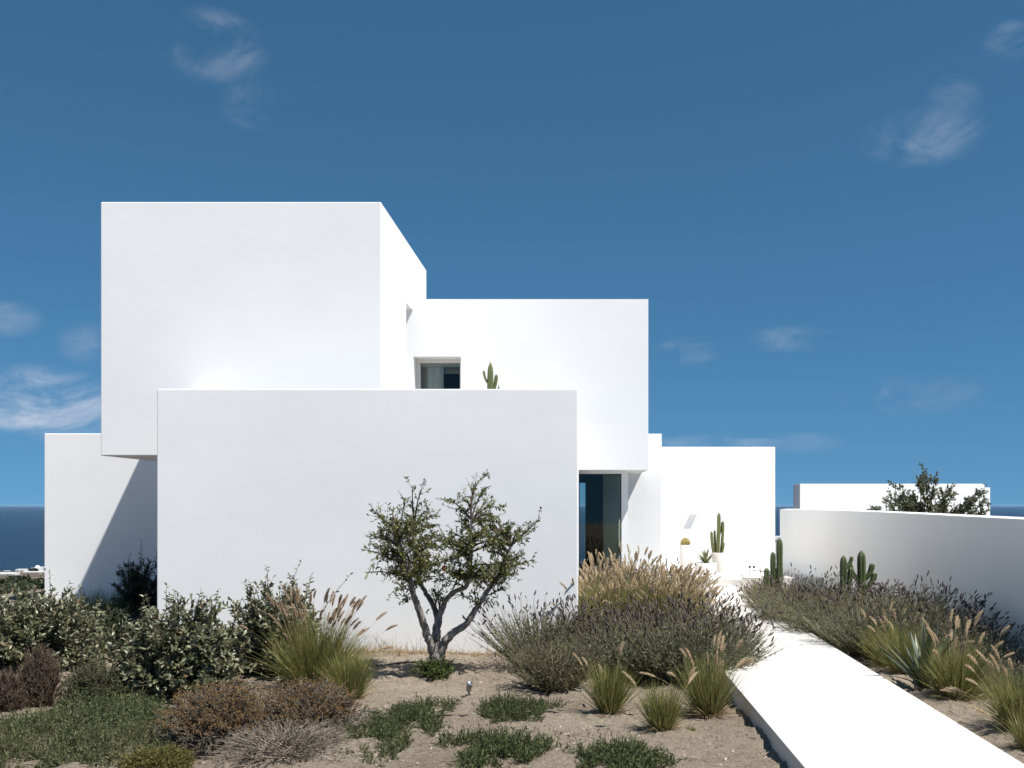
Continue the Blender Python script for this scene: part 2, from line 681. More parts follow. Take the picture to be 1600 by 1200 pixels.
def cactus_mat(name, valley, rib, spine):
    m, nt, b = new_mat(name)
    at = nt.nodes.new('ShaderNodeAttribute')
    at.attribute_name = 'edge'
    r = ramp(nt, at.outputs['Fac'], [(0, valley), (.7, rib), (.93, rib), (1, spine)])
    n = noise_node(nt, 30, 4, .6)
    r2 = ramp(nt, n.outputs['Fac'], [(.3, (.7, .7, .65)), (.7, (1.2, 1.2, 1.1))])
    mx = nt.nodes.new('ShaderNodeMix')
    mx.data_type = 'RGBA'
    mx.blend_type = 'MULTIPLY'
    mx.inputs['Factor'].default_value = 1
    nt.links.new(r.outputs[0], mx.inputs['A'])
    nt.links.new(r2.outputs[0], mx.inputs['B'])
    nt.links.new(mx.outputs['Result'], b.inputs['Base Color'])
    b.inputs['Roughness'].default_value = .5
    return m


M['cactus'] = cactus_mat('green_cactus_skin', (.035, .05, .018), (.07, .095, .032), (.15, .15, .07))
M['cactus_pale'] = cactus_mat('pale_green_cactus_skin', (.07, .085, .03), (.15, .165, .06), (.24, .22, .10))
M['barrel'] = cactus_mat('golden_barrel_skin', (.12, .11, .03), (.28, .22, .06), (.55, .45, .14))
M['spine'] = foliage('golden_spine', [(0, (.45, .33, .08)), (1, (.7, .58, .2))], .6, .2)

# ------------------------------------------------------------------ terrain and sea
PROF = np.array([(0, -1.70), (13, -1.70), (16, -1.78), (25, -2.6), (40, -4.0), (60, -5.5), (100, -8.2), (200, -15.2), (500, -36),
                 (900, -61.5), (1200, -80), (1500, -101), (1700, -108), (3000, -115)], dtype=float)


def smooth(t):
    t = np.clip(t, 0, 1)
    return t * t * (3 - 2 * t)


def vnoise(x, y, s, seed):
    """cheap smooth noise from a few rotated sines"""
    R = np.random.default_rng(seed)
    v = 0
    for i in range(7):
        a, ph, fr = R.uniform(0, 6.28), R.uniform(0, 6.28), s * R.uniform(.6, 1.9)
        v = v + np.sin((x * math.cos(a) + y * math.sin(a)) * fr + ph)
    return v / 7 * 1.8


def gz(x, y):
    x = np.asarray(x, dtype=float)
    y = np.asarray(y, dtype=float)
    fall = np.interp(y, PROF[:, 0], PROF[:, 1])
    # the house and garden stand on a level shelf
    shelf = smooth((x + 14.0) / 3.5) * (1 - smooth((y - 30) / 10.0))
    z = -1.70 * shelf + fall * (1 - shelf)
    near = 1 - smooth((y - 14) / 4)
    garden = near * (1 - smooth((np.abs(x - 2.0) - .55) / .5) * 0)
    z = z + garden * (.030 * vnoise(x, y, 1.6, 3) + .016 * vnoise(x, y, 5.5, 4) + .007 * vnoise(x, y, 17, 5))
    far = smooth((y - 45) / 120)
    z = z + far * np.clip(y / 500, 0, 1) * 3.0 * vnoise(x, y, .012, 9) * (1 - smooth((y - 1300) / 300))
    return z


def spaced(a, b, step_fine, lo, hi, grow=1.22):
    v = list(np.arange(lo, hi + 1e-6, step_fine))
    s = step_fine
    x = hi
    while x < b:
        s *= grow
        x = min(x + s, b)
        v.append(x)
    s = step_fine
    x = lo
    pre = []
    while x > a:
        s *= grow
        x = max(x - s, a)
        pre.append(x)
    return np.array(pre[::-1] + v)


gx = spaced(-2600, 2600, .038, -6.2, 5.2, 1.16)
gy = spaced(-60, 1700, .038, 5.6, 15.0, 1.12)
GX, GY = np.meshgrid(gx, gy)
GZ = gz(GX, GY)
# fine clods on the bare garden soil
clod = np.random.default_rng(11).normal(0, 1, GX.shape)
clod = (clod + np.roll(clod, 1, 0) + np.roll(clod, 1, 1) + np.roll(np.roll(clod, 1, 0), 1, 1)) / 4
msk = ((GX > -6.2) & (GX < 5.2) & (GY > 5.6) & (GY < 15))
GZ = GZ + clod * .02 * msk
nxg, nyg = len(gx), len(gy)
idx = np.arange(nxg * nyg).reshape(nyg, nxg)
GF = np.stack([idx[:-1, :-1], idx[:-1, 1:], idx[1:, 1:], idx[1:, :-1]], -1).reshape(-1, 4)
ground = arr_obj('ground', np.stack([GX, GY, GZ], -1).reshape(-1, 3), GF, M['soil'], smooth=True)
tag(ground, 'dry pale brown soil of the garden running down the hillside', 'ground', kind='structure')

# sea: one sheet out to the horizon, below the hill
bm = bmesh.new()
rings = [1200, 2500, 6000, 15000, 45000]
vv = [[bm.verts.new((x, y, -100)) for x in (-50000, -12000, -3000, 0, 3000, 12000, 50000)] for y in rings]
for i in range(len(rings) - 1):
    for j in range(6):
        bm.faces.new((vv[i][j], vv[i][j + 1], vv[i + 1][j + 1], vv[i + 1][j]))
sea = bm_obj('sea', bm, M['sea'])
tag(sea, 'deep blue open sea stretching out to the horizon', 'sea', kind='structure')

# ------------------------------------------------------------------ path and terrace
PZ = -1.56


def edge_pts():
    return [(1.32, 3.0), (1.34, 15.6), (-.02, 15.6), (-.02, 19.95), (2.93, 19.95), (2.93, 19.2), (2.60, 3.0)]


path = prism('path', edge_pts(), 'z', PZ - .22, PZ, M['path'], None, .006)
tag(path, 'smooth white cement garden path leading to the house entrance', 'path', kind='structure')
terrace = prism('terrace', [(-.02, 19.955), (3.15, 19.955), (3.15, 20.3), (4.9, 20.3), (4.9, 24.5), (-.02, 24.5)], 'z', PZ - .2, PZ + .10, M['path'], None, .006)
tag(terrace, 'white terrace step in front of the low white wing', 'terrace', kind='structure')

# ------------------------------------------------------------------ the house
house = thing('house', 'white cubic modern house of stacked plaster boxes', 'house', (0, 0, 0))
PL = M['plaster']
BV = .012


def wall_opening(name, x0, x1, y0, y1, z0, z1, hx0, hx1, hz0, hz1, depth, parent):
    """a solid box whose front has a rectangular recess of the given depth"""
    bm = bmesh.new()
    xs, zs = [x0, hx0, hx1, x1], [z0, hz0, hz1, z1]
    g = [[bm.verts.new((x, y0, z)) for x in xs] for z in zs]
    for i in range(3):
        for j in range(3):
            if i == 1 and j == 1:
                continue
            bm.faces.new((g[i][j], g[i][j + 1], g[i + 1][j + 1], g[i + 1][j]))
    inner = [bm.verts.new((x, y0 + depth, z)) for x, z in ((hx0, hz0), (hx1, hz0), (hx1, hz1), (hx0, hz1))]
    ring = [g[1][1], g[1][2], g[2][2], g[2][1]]
    for i in range(4):
        bm.faces.new((ring[i], ring[(i + 1) % 4], inner[(i + 1) % 4], inner[i]))
    bm.faces.new(inner)
    b = [bm.verts.new((x, y1, z)) for x, z in ((x0, z0), (x1, z0), (x1, z1), (x0, z1))]
    bm.faces.new(b)
    fb = [g[0][0], g[0][1], g[0][2], g[0][3]]
    bm.faces.new(fb + [b[1], b[0]])
    bm.faces.new([g[0][3], g[1][3], g[2][3], g[3][3], b[2], b[1]])
    bm.faces.new([g[3][3], g[3][2], g[3][1], g[3][0], b[3], b[2]])
    bm.faces.new([g[3][0], g[2][0], g[1][0], g[0][0], b[0], b[3]])
    return bm_obj(name, bm, PL, parent)


# low front wing: parapet walls round a roof terrace
prism('front_wing_wall', [(-4.89, 11.8), (-.037, 11.8), (-.037, 15.99), (-.25, 15.99), (-.25, 12.03), (-4.66, 12.03), (-4.66, 17.46), (-4.89, 17.46)], 'z', -2.1, 1.33, PL, house, BV)
box('roof_terrace_floor', -4.66, -.25, 12.03, 15.40, -2.1, .34, M['path'], house)
# left wing
prism('left_wing_wall', [(-9.16, 17.47), (-2.92, 17.47), (-2.92, 23.5), (-9.16, 23.5)], 'z', -2.6, 1.21, PL, house, BV)
# upper box, cut back at the rear right
prism('upper_wing_wall', [(13, .617), (14.85, .617), (14.85, 2.94), (16.8, 2.94), (16.8, 3.84), (13, 3.84)], 'x', -6.1, -2.54, PL, house, BV)
box('stair_core_wall', -6.06, -2.95, 14.82, 16.76, .64, 2.96, PL, house)
# right wing, raised over the entrance
WX0, WX1, WZ0, WZ1 = -2.532, -1.818, .75, 2.233
wall_opening('right_wing_wall', -3.4, 1.015, 15.47, 24.2, .522, 3.10, WX0, WX1, WZ0, WZ1, 3.2, house)
box('core_wall', -2.9, -.042, 15.995, 24.2, -2.1, .56, PL, house)
# entrance
box('entrance_lintel', -.04, .733, 16.0, 16.16, .478, .56, PL, house)
box('entrance_jamb', .632, .733, 16.0, 16.14, -1.7, .477, PL, house)
box('entry_wing_wall', .765, 1.36, 17.28, 23.2, -1.75, 1.19, PL, house, BV)
box('far_wing_wall', 1.12, 4.36, 23.0, 28.5, -1.9, 1.29, PL, house, BV)
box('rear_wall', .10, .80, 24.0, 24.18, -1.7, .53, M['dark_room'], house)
# inner lobby wall with a door
box('lobby_wall', .372, .80, 17.36, 17.50, -1.7, .53, M['grey_room'], house)
dr = box('lobby_door', .40, .70, 17.335, 17.358, -1.56, .30, M['door'], house)
box('handle', .655, .67, 17.30, 17.334, -.82, -.70, M['black'], dr)
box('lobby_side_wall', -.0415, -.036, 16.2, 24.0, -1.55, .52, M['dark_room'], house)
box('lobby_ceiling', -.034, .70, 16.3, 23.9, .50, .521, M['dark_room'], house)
# glass
w = box('entrance_window', .615, .631, 16.05, 16.10, -1.55, .477, M['dark_frame'], house)
box('pane', -.034, .614, 16.07, 16.082, -1.55, .466, M['glass'], w)
box('frame_rail', -.034, .614, 16.05, 16.10, .467, .477, M['dark_frame'], w)
w = box('side_window', .70, .731, 16.145, 16.19, -1.55, .47, M['frame'], house)
box('pane', .712, .722, 16.19, 17.27, -1.55, .50, M['glass'], w)
# upper bedroom window
yf = 15.47 + .26
fx0, fx1, fz1 = WX0 + .002, WX1 - .002, WZ1 - .002
w = prism('bedroom_window', [(fx0, yf), (fx0 + .062, yf), (fx0 + .062, yf + .08), (fx0, yf + .08)], 'z', WZ0 + .06, fz1 - .062, M['frame'], house)
box('frame', fx1 - .042, fx1, yf, yf + .08, WZ0 + .06, fz1 - .062, M['frame'], w)
box('frame', fx0, fx1, yf - .003, yf + .08, fz1 - .060, fz1, M['frame'], w)
box('frame', fx0, fx1, yf - .003, yf + .08, WZ0 + .002, WZ0 + .058, M['frame'], w)
box('pane', fx0 + .063, fx1 - .043, yf + .03, yf + .04, WZ0 + .06, fz1 - .062, M['glass'], w)
box('head_rail', fx0 + .063, fx1 - .043, yf + .06, yf + .10, fz1 - .11, fz1 - .062, M['frame'], w)
bl = box('blind', fx0 + .40, fx1 - .003, yf + .20, yf + .215, fz1 - .20, fz1 - .06, M['blind'], w)
# folded curtain
cx0, cx1 = fx0 + .15, fx0 + .40
tt = np.linspace(0, 1, 60)
xx = cx0 + (cx1 - cx0) * tt
yy = yf + .13 + .018 * np.sin(tt * 2 * math.pi * 9) + .006 * np.sin(tt * 41)
Vc = np.concatenate([np.stack([xx, yy, np.full(60, WZ0 + .05)], 1), np.stack([xx, yy, np.full(60, fz1 - .02)], 1)])
i = np.arange(59)
arr_obj('curtain', Vc, np.stack([i, i + 1, i + 61, i + 60], 1), M['curtain'], w, True)
box('reveal_lining', fx0 + .001, fx0 + .15, yf + .17, yf + .19, WZ0 + .01, fz1, M['blind'], w)
box('room_painted_shade', fx0 + .003, fx1 - .003, 15.47 + 2.0, 15.47 + 2.05, WZ0 + .004, fz1 - .003, M['dark_room'], w)  # dark sheet across the room, its shade put into the colour
box('room_side', fx1 - .012, fx1 - .004, yf + .25, 15.47 + 1.99, WZ0 + .004, fz1 - .004, M['dark_room'], w)  # side sheet, dark colour in place of shade
# wall light: a slim plaster hood
box('wall_light', 2.455, 2.617, 22.88, 22.998, -.225, -.185, PL, house, .004)
# small seam between far wing and its coping
# ------------------------------------------------------------------ curved garden wall and outbuilding
pts = [(4.28, 22.05, -.11), (4.50, 21.75, -.11), (4.70, 21.1, -.112), (4.83, 20.2, -.115), (4.90, 19, -.12), (4.92, 17.5, -.125), (4.90, 16, -.132), (4.86, 14.5, -.14),
       (4.81, 13, -.15), (4.77, 11.5, -.158), (4.74, 10, -.165), (4.72, 8, -.172), (4.72, 5, -.18), (4.74, 2, -.19)]


def catmull(P, sub):
    P = np.array(P, dtype=float)
    out = []
    for i in range(len(P) - 1):
        p0, p1, p2, p3 = P[max(i - 1, 0)], P[i], P[i + 1], P[min(i + 2, len(P) - 1)]
        for s in range(sub):
            t = s / sub
            out.append(.5 * ((2 * p1) + (-p0 + p2) * t + (2 * p0 - 5 * p1 + 4 * p2 - p3) * t * t + (-p0 + 3 * p1 - 3 * p2 + p3) * t ** 3))
    out.append(P[-1])
    return np.array(out)


cp = catmull(pts, 6)
tg = np.gradient(cp[:, :2], axis=0)
nrm = norm(np.stack([-tg[:, 1], tg[:, 0]], 1))      # to the right of the run (towards +x)
inner_, outer_ = cp[:, :2], cp[:, :2] + nrm * .24
n = len(cp)
V = np.concatenate([np.column_stack([inner_, np.full(n, -2.1)]), np.column_stack([inner_, cp[:, 2]]),
                    np.column_stack([outer_, cp[:, 2] + .012]), np.column_stack([outer_, np.full(n, -2.1)])])
i = np.arange(n - 1)
FF = [np.stack([i + a * n, i + 1 + a * n, i + 1 + b_ * n, i + b_ * n], 1) for a, b_ in ((0, 1), (1, 2), (2, 3), (3, 0))]
FF.append(np.array([[0, n, 2 * n, 3 * n], [n - 1, 2 * n - 1, 3 * n - 1, 4 * n - 1]]))
me = arr_mesh('curved_garden_wall', V, np.concatenate(FF), M['plaster_curve'])
bm = bmesh.new()
bm.from_mesh(me)
bmesh.ops.recalc_face_normals(bm, faces=bm.faces)
for f in bm.faces:
    f.smooth = abs(f.normal.z) < .3 and len(f.verts) == 4
for e in bm.edges:
    if e.calc_face_angle(0) > .6:
        e.smooth = False
bm.to_mesh(me)
bm.free()
cw = link(bpy.data.objects.new('curved_garden_wall', me))
tag(cw, 'long low white curved garden wall beside the planted bed', 'wall')

ob = thing('outbuilding', 'low white flat block behind the curved garden wall', 'building', (0, 0, 0))
prism('front_wall', [(6.41, 30), (11.83, 30), (11.83, 30.95), (6.41, 30.95)], 'z', -3.4, .60, PL, ob, .012)
box('side_wall', 11.84, 12.1, 30.3, 33.0, -3.4, .50, PL, ob)

# ------------------------------------------------------------------ plants: builders
def at(px, D, dz=0.0):
    x = (px - PX) / F * D
    return (x, D, float(gz(x, D)) - .012 + dz)


def disc(n, r, R):
    a = R.uniform(0, 2 * math.pi, n)
    q = r * np.sqrt(R.uniform(0, 1, n))
    return np.stack([q * np.cos(a), q * np.sin(a), np.zeros(n)], 1), a


def dirs(az, tilt):
    return np.stack([np.cos(az) * np.sin(tilt), np.sin(az) * np.sin(tilt), np.cos(tilt)], 1)


def along(C, t):
    """point and tangent on curves C (n,k,3) at parameters t (n,m) in 0..1"""
    n, k, _ = C.shape
    s = np.clip(t, 0, .9999) * (k - 1)
    i = s.astype(int)
    f = (s - i)[..., None]
    r = np.arange(n)[:, None]
    a, b = C[r, i], C[r, i + 1]
    return a + (b - a) * f, norm(b - a)


SPIKE = spindle([(0, .05), (.08, .16), (.2, .12), (.32, .19), (.45, .13), (.58, .18), (.72, .11), (.86, .13), (1, .02)], 5)


def lavender_meshes(seed, r, h, n=230, leaf='lav_leaf', spikes=1.0, dense=1.0):
    R = np.random.default_rng(seed)
    p0, a0 = disc(n, r * .35, R)
    az = a0 + R.normal(0, .5, n)
    q = np.sqrt(R.uniform(0, 1, n))
    tilt = q * (1.02 + R.normal(0, .08, n))
    # a rounded bush: outer stems are shorter in height but reach out
    L = (h * .80) * np.cos(tilt * .62) * R.uniform(.82, 1.15, n) + r * .55 * np.sin(tilt)
    p0[:, :2] += np.stack([np.cos(az), np.sin(az)], 1) * (r * .1 * q)[:, None]
    C = curves(p0, dirs(az, tilt), L, 6, -.35 * q, .06, R)
    st = Geo().add(*tubes(C, np.linspace(.0042, .0018, 6)[None], 3))
    lf = Geo()
    m = int(26 * dense)
    t = R.uniform(.12, .86, (n, m))
    P, T = along(C, t)
    P, T = P.reshape(-1, 3), T.reshape(-1, 3)
    k = len(P)
    D = norm(T * .9 + R.normal(0, .55, (k, 3)))
    S = R.uniform(.022, .05, k)
    lf.add(*strips(np.stack([P, P + D * S[:, None] * .55, P + D * S[:, None]], 1), np.array([.003, .0058, .0012])[None], R=R))
    sp = None
    ns = int(n * .62 * spikes)
    if ns > 0:
        pick = R.permutation(n)[:ns]
        tip, tt_ = C[pick, -1], norm(C[pick, -1] - C[pick, -2])
        Ls = R.uniform(.05, .16, ns)
        d2 = norm(tt_ + R.normal(0, .14, (ns, 3)) + np.array([0, 0, .35]))
        Cs = curves(tip, d2, Ls, 3, .1, .03, R)
        st.add(*tubes(Cs, np.array([.0018, .0016, .0014])[None], 3))
        dd = norm(Cs[:, -1] - Cs[:, -2] + R.normal(0, .02, (ns, 3)))
        sl = R.uniform(.035, .075, ns)
        V, Fq = stamp(SPIKE[0], SPIKE[1], Cs[:, -1], dd, np.stack([sl * .75 + .006, sl, sl * .75 + .006], 1), R=R)
        sp = Geo().add(V, Fq)
    ms = [('stems', st.mesh('lavender_stems', M['lav_leaf_dry'])), ('leaves', lf.mesh('lavender_leaves', M[leaf]))]
    if sp:
        ms.append(('flower_spikes', sp.mesh('lavender_flower_spikes', M['lav_spike'])))
    return ms


def plume_mesh(seed, L, mat, w=.0175):
    """one fluffy bottle-brush seed head, unit along +y with droop"""
    R = np.random.default_rng(seed)
    n = 260
    t = R.uniform(0, 1, n)
    ax = np.stack([np.zeros(n), t * L, -.18 * L * t * t], 1)
    a = R.uniform(0, 2 * math.pi, n)
    rad = np.sin(np.clip(t * .93 + .07, 0, 1) * math.pi) ** .6
    D = np.stack([np.cos(a), np.full(n, 1.25), np.sin(a)], 1)
    D = norm(D)
    S = w * (.45 + .75 * rad) * R.uniform(.7, 1.3, n)
    C = np.stack([ax, ax + D * S[:, None]], 1)
    g = Geo().add(*strips(C, np.array([.0035, .001])[None], R=R))
    k = 7
    tt2 = np.linspace(0, 1, k)
    core = np.stack([np.zeros(k), tt2 * L, -.18 * L * tt2 * tt2], 1)[None]
    g.add(*tubes(core, (np.sin(np.clip(tt2 * .9 + .08, 0, 1) * math.pi) ** .7 * w * .30 + .001)[None], 5))
    return g.mesh('seed_head', mat)


PLUMES = {k: [plume_mesh(200 + i, L, M[k]) for i, L in enumerate((.085, .108, .13))] for k in ('plume', 'plume_brown')}


def plume_arrays(me):
    n, f = len(me.vertices), len(me.polygons)
    v = np.empty(n * 3, dtype=np.float32)
    me.vertices.foreach_get('co', v)
    q = np.empty(f * 4, dtype=np.int32)
    me.loops.foreach_get('vertex_index', q)
    return v.reshape(-1, 3).astype(float), q.reshape(-1, 4)


PLUME_ARR = {k: [plume_arrays(m) for m in v] for k, v in PLUMES.items()}


def wrap_rot(o, d):
    o.rotation_mode = 'QUATERNION'
    o.rotation_quaternion = Vector(d).to_track_quat('Y', 'Z')


def fountain_grass(name, label, loc, seed, h, r, n=420, plumes=0, plume_kind='plume', single=True, group=None, dry=.12,
                   lean=(0, 0), spread=.62, plume_h=1.25, wid=.0048):
    R = np.random.default_rng(seed)
    t = thing(name, label, 'grass', loc, 0, group)
    p0, a0 = disc(n, r * .20, R)
    az = a0 + R.normal(0, .6, n)
    tilt = np.abs(R.normal(0, spread * .55, n)) + R.uniform(0, spread * .35, n)
    L = h * R.uniform(.55, 1.12, n) * (1.02 - .12 * np.clip(tilt, 0, 1))
    D = dirs(az, tilt) + np.array([lean[0], lean[1], 0])
    C = curves(p0, D, L, 6, R.uniform(.15, .95, n) * np.clip(tilt + .15, .15, 1), .025, R)
    C[:, :, 2] = np.maximum(C[:, :, 2], .006)
    W = np.array([.8, 1.0, .95, .8, .5, .12]) * wid
    g = Geo().add(*strips(C, W[None], R=R))
    g.obj('blades', M['grass'], t, kind='stuff')
    nd = int(n * dry)
    if nd:
        p1, a1 = disc(nd, r * .24, R)
        C2 = curves(p1, dirs(a1 + R.normal(0, .5, nd), R.uniform(.5, 1.35, nd)), h * R.uniform(.15, .5, nd), 5, .8, .06, R)
        C2[:, :, 2] = np.maximum(C2[:, :, 2], .006)
        Geo().add(*strips(C2, np.array([.8, 1, .9, .6, .1])[None] * wid * .9, R=R)).obj('dry_blades', M['grass_dry'], t, kind='stuff')
    if plumes:
        p2, a2 = disc(plumes, r * .16, R)
        tl = np.abs(R.normal(0, spread * .55, plumes)) + .1
        D2 = dirs(a2 + R.normal(0, .6, plumes), tl) + np.array([lean[0], lean[1], 0]) * 1.3
        C3 = curves(p2, D2, h * plume_h * R.uniform(.72, 1.08, plumes), 7, R.uniform(.25, .8, plumes) * np.clip(tl + .3, .3, 1.2), .03, R)
        Geo().add(*tubes(C3, np.linspace(.0018, .0011, 7)[None], 3)).obj('stalks', M['grass_dry'], t, kind='stuff')
        dd = norm(C3[:, -1] - C3[:, -2])
        if single:
            for i in range(plumes):
                o = link(bpy.data.objects.new('seed_head', PLUMES[plume_kind][int(R.integers(3))]), t)
                o.location = C3[i, -1]
                wrap_rot(o, dd[i])
                s = R.uniform(.85, 1.2)
                o.scale = (s, s, s)
        else:
            g3 = Geo()
            kinds = R.integers(0, 3, plumes)
            for kk in range(3):
                ii = np.where(kinds == kk)[0]
                if len(ii):
                    TV, TF = PLUME_ARR[plume_kind][kk]
                    g3.add(*stamp(TV, TF, C3[ii, -1], dd[ii], R.uniform(.85, 1.25, len(ii)), N=np.tile([[0, 0, 1.0]], (len(ii), 1)) + R.normal(0, .3, (len(ii), 3)), R=R))
            g3.obj('seed_heads', M[plume_kind], t, kind='stuff')
    return t


def shrub(name, label, loc, seed, r, h, shoots, leaf=LEAF_OVAL, leaf_mat='elae_leaf', ls=(.036, .066), nst=150, per=24, group=None,
          extra=(), flat=.85, cat='shrub', stem_mat='twig'):
    """branching leafy shrub: stems fill a dome, leaves sit on their outer two thirds, long shoots rise out of it"""
    R = np.random.default_rng(seed)
    t = thing(name, label, cat, loc, 0, group)
    p0, a0 = disc(nst, r * .18, R)
    az = R.uniform(0, 2 * math.pi, nst)
    cz = R.uniform(0, 1, nst) ** .8
    rad = R.uniform(.45, 1.0, nst) ** .6
    sx = np.sqrt(1 - (cz * .98) ** 2) * r * rad
    lump = 1 + .16 * np.sin(az * 3 + seed) + .1 * np.sin(az * 5 + 2 * seed)
    end = np.stack([np.cos(az) * sx * lump, np.sin(az) * sx * lump, .05 + cz * h * rad * flat], 1)
    mid = p0 * .5 + end * .5 + np.array([0, 0, 1]) * (.12 * h * R.uniform(.2, 1.2, nst))[:, None] + R.normal(0, .03, (nst, 3))
    tt3 = np.linspace(0, 1, 7)[None, :, None]
    C = (1 - tt3) ** 2 * p0[:, None] + 2 * tt3 * (1 - tt3) * mid[:, None] + tt3 ** 2 * end[:, None]
    st = Geo().add(*tubes(C, np.linspace(.008, .002, 7)[None], 4))
    tl = R.uniform(.30, 1.0, (nst, per))
    P, T = along(C, tl)
    allP, allT = [P.reshape(-1, 3)], [T.reshape(-1, 3)]
    # side twigs
    nt_ = nst * 4
    bi = R.integers(0, nst, nt_)
    pb, tb = along(C[bi], R.uniform(.45, 1, (nt_, 1)))
    pb, tb = pb[:, 0], tb[:, 0]
    dtw = norm(tb * .6 + R.normal(0, .55, (nt_, 3)) + np.array([0, 0, .25]))
    Ct = curves(pb, dtw, R.uniform(.06, .16, nt_) * (r / .6) ** .5, 4, .1, .08, R)
    st.add(*tubes(Ct, np.linspace(.003, .0012, 4)[None], 3))
    P2, T2 = along(Ct, R.uniform(.1, 1, (nt_, 7)))
    allP.append(P2.reshape(-1, 3))
    allT.append(T2.reshape(-1, 3))
    # long shoots
    sh = []
    for (dx, dy, z0, dirx, diry, L) in shoots:
        sh.append((dx, dy, z0, dirx, diry, L))
    for _ in range(extra[0] if extra else 0):
        a_ = R.uniform(0, 6.28)
        q_ = r * .75 * math.sqrt(R.uniform())
        sh.append((q_ * math.cos(a_), q_ * math.sin(a_), h * flat * R.uniform(.55, .8), R.normal(0, .28), R.normal(0, .28), R.uniform(extra[1], extra[2])))
    SP, ST = None, None
    if sh:
        sh = np.array(sh)
        d_ = np.stack([sh[:, 3], sh[:, 4], np.ones(len(sh))], 1)
        Cs = curves(sh[:, :3], d_, sh[:, 5], 8, .12, .09, R)
        st.add(*tubes(Cs, np.linspace(.005, .0015, 8)[None], 4))
        m_ = 17
        tq = np.broadcast_to(np.linspace(.08, 1, m_)[None], (len(sh), m_)) + R.normal(0, .015, (len(sh), m_))
        SP, ST = along(Cs, np.clip(tq, 0, 1))
    P = np.concatenate(allP)
    T = np.concatenate(allT)
    k = len(P)
    out = norm(P - np.array([0, 0, h * .25]))
    D = norm(T * .5 + out * .45 + R.normal(0, .55, (k, 3)) + np.array([0, 0, .12]))
    N = norm(out * .8 + np.array([0, 0, .55]) + R.normal(0, .55, (k, 3)))
    S = R.uniform(ls[0], ls[1], k)
    lf = Geo().add(*stamp(leaf[0], leaf[1], P, D, S, N=N, R=R))
    if SP is not None:
        n_, m_ = SP.shape[:2]
        Pq, Tq = SP.reshape(-1, 3), ST.reshape(-1, 3)
        ang = (np.tile(np.arange(m_), n_) * 2.4 + np.repeat(R.uniform(0, 6, n_), m_))
        sd = np.stack([np.cos(ang), np.sin(ang), np.zeros(len(ang))], 1)
        Dq = norm(sd * .95 + Tq * .55 + R.normal(0, .15, (len(ang), 3)))
        Sq = R.uniform(ls[0] * 1.0, ls[1] * 1.15, len(ang)) * np.tile(np.linspace(1.1, .6, m_), n_)
        lf.add(*stamp(leaf[0], leaf[1], Pq, Dq, Sq, N=norm(Tq * .35 + sd * -.4 + R.normal(0, .55, (len(ang), 3)) + np.array([0, -.4, .2])), R=R))
    st.obj('stems', M[stem_mat], t, kind='stuff')
    lf.obj('leaves', M[leaf_mat], t, kind='stuff')
    return t


def taper_tube(pts_, r0, r1, m=9, sub=5, jitter=.0, seed=1):
    c = catmull(pts_, sub)
    R = np.random.default_rng(seed)
    if jitter:
        c[1:-1] += R.normal(0, jitter, c[1:-1].shape)
    rr = np.linspace(r0, r1, len(c)) * (1 + R.normal(0, .06, len(c)))
    return tubes(c[None], rr[None], m), c


# ------------------------------------------------------------------ the pomegranate tree
TD = 10.2
TL = at(684, TD)


def tp(cx, cy, dy=0.0):
    """point traced on the enlarged tree (540,720 + /3.158), dy metres off the trunk's plane"""
    x, y = 540 + cx / 3.158, 720 + cy / 3.158
    D = TD + dy
    return ((x - PX) / F * D - TL[0], dy, (PY - y) / F * D - TL[2])


tree = thing('fruit_tree', 'small pomegranate tree with three bent grey limbs against the white front wall', 'tree', TL)
trunk = Geo()
LIMBS = {
    'trunk': ([(455, 1085, 0), (450, 1020, 0), (445, 960, 0), (436, 905, .01)], .075, .058),
    'A': ([(437, 960, -.02), (418, 895, -.05), (398, 850, -.07), (376, 775, -.12), (345, 690, -.18), (326, 625, -.22), (308, 530, -.25), (282, 465, -.28), (262, 400, -.33)], .048, .016),
    'B': ([(448, 940, .03), (447, 880, .06), (452, 815, .08), (458, 770, .10)], .050, .038),
    'B1': ([(457, 785, .10), (436, 720, .16), (398, 655, .22), (366, 600, .25), (345, 520, .26), (335, 430, .28), (340, 330, .30)], .032, .010),
    'B2': ([(460, 780, .10), (478, 730, .08), (496, 685, .04), (535, 648, 0), (590, 625, -.06), (612, 560, -.10), (620, 470, -.14), (612, 380, -.18), (620, 290, -.2)], .032, .010),
    'C': ([(458, 985, 0), (478, 925, -.01), (500, 880, -.02), (535, 845, -.02), (592, 808, -.02), (640, 735, -.02), (690, 655, 0), (742, 578, .04), (792, 505, .08), (815, 420, .12)], .050, .014),
}
skel = []
for nm, (pp, r0, r1) in LIMBS.items():
    (V, Fq), c = taper_tube([tp(*q) for q in pp], r0, r1, 10, 5, .003, len(nm))
    trunk.add(V, Fq)
    if nm != 'trunk':
        skel.append(c[len(c) // 2:])
skel = np.concatenate(skel)
tr_o = trunk.obj('trunk', M['bark'], tree, True)
RT = np.random.default_rng(42)
tips = [(330, 125, -.1), (372, 140, -.1), (292, 195, -.2), (130, 245, -.2), (175, 270, -.3), (120, 365, -.3), (75, 435, -.35), (105, 550, -.3), (180, 480, -.25), (240, 235, -.1),
        (230, 645, -.3), (300, 690, -.25), (500, 195, .1), (415, 240, .15), (455, 270, .2), (675, 80, -.1), (640, 110, -.1), (700, 190, 0), (765, 240, 0), (545, 240, .05), (590, 200, 0), (690, 130, -.1),
        (955, 290, .2), (910, 350, .2), (925, 490, .15), (880, 460, .2), (855, 560, .2), (800, 600, .1), (775, 625, .1), (700, 690, .05), (640, 690, -.1), (560, 660, -.1), (735, 290, -.1), (800, 330, .1),
        (480, 620, .1), (430, 640, .15), (250, 560, -.3), (860, 380, .1), (470, 660, .1)]
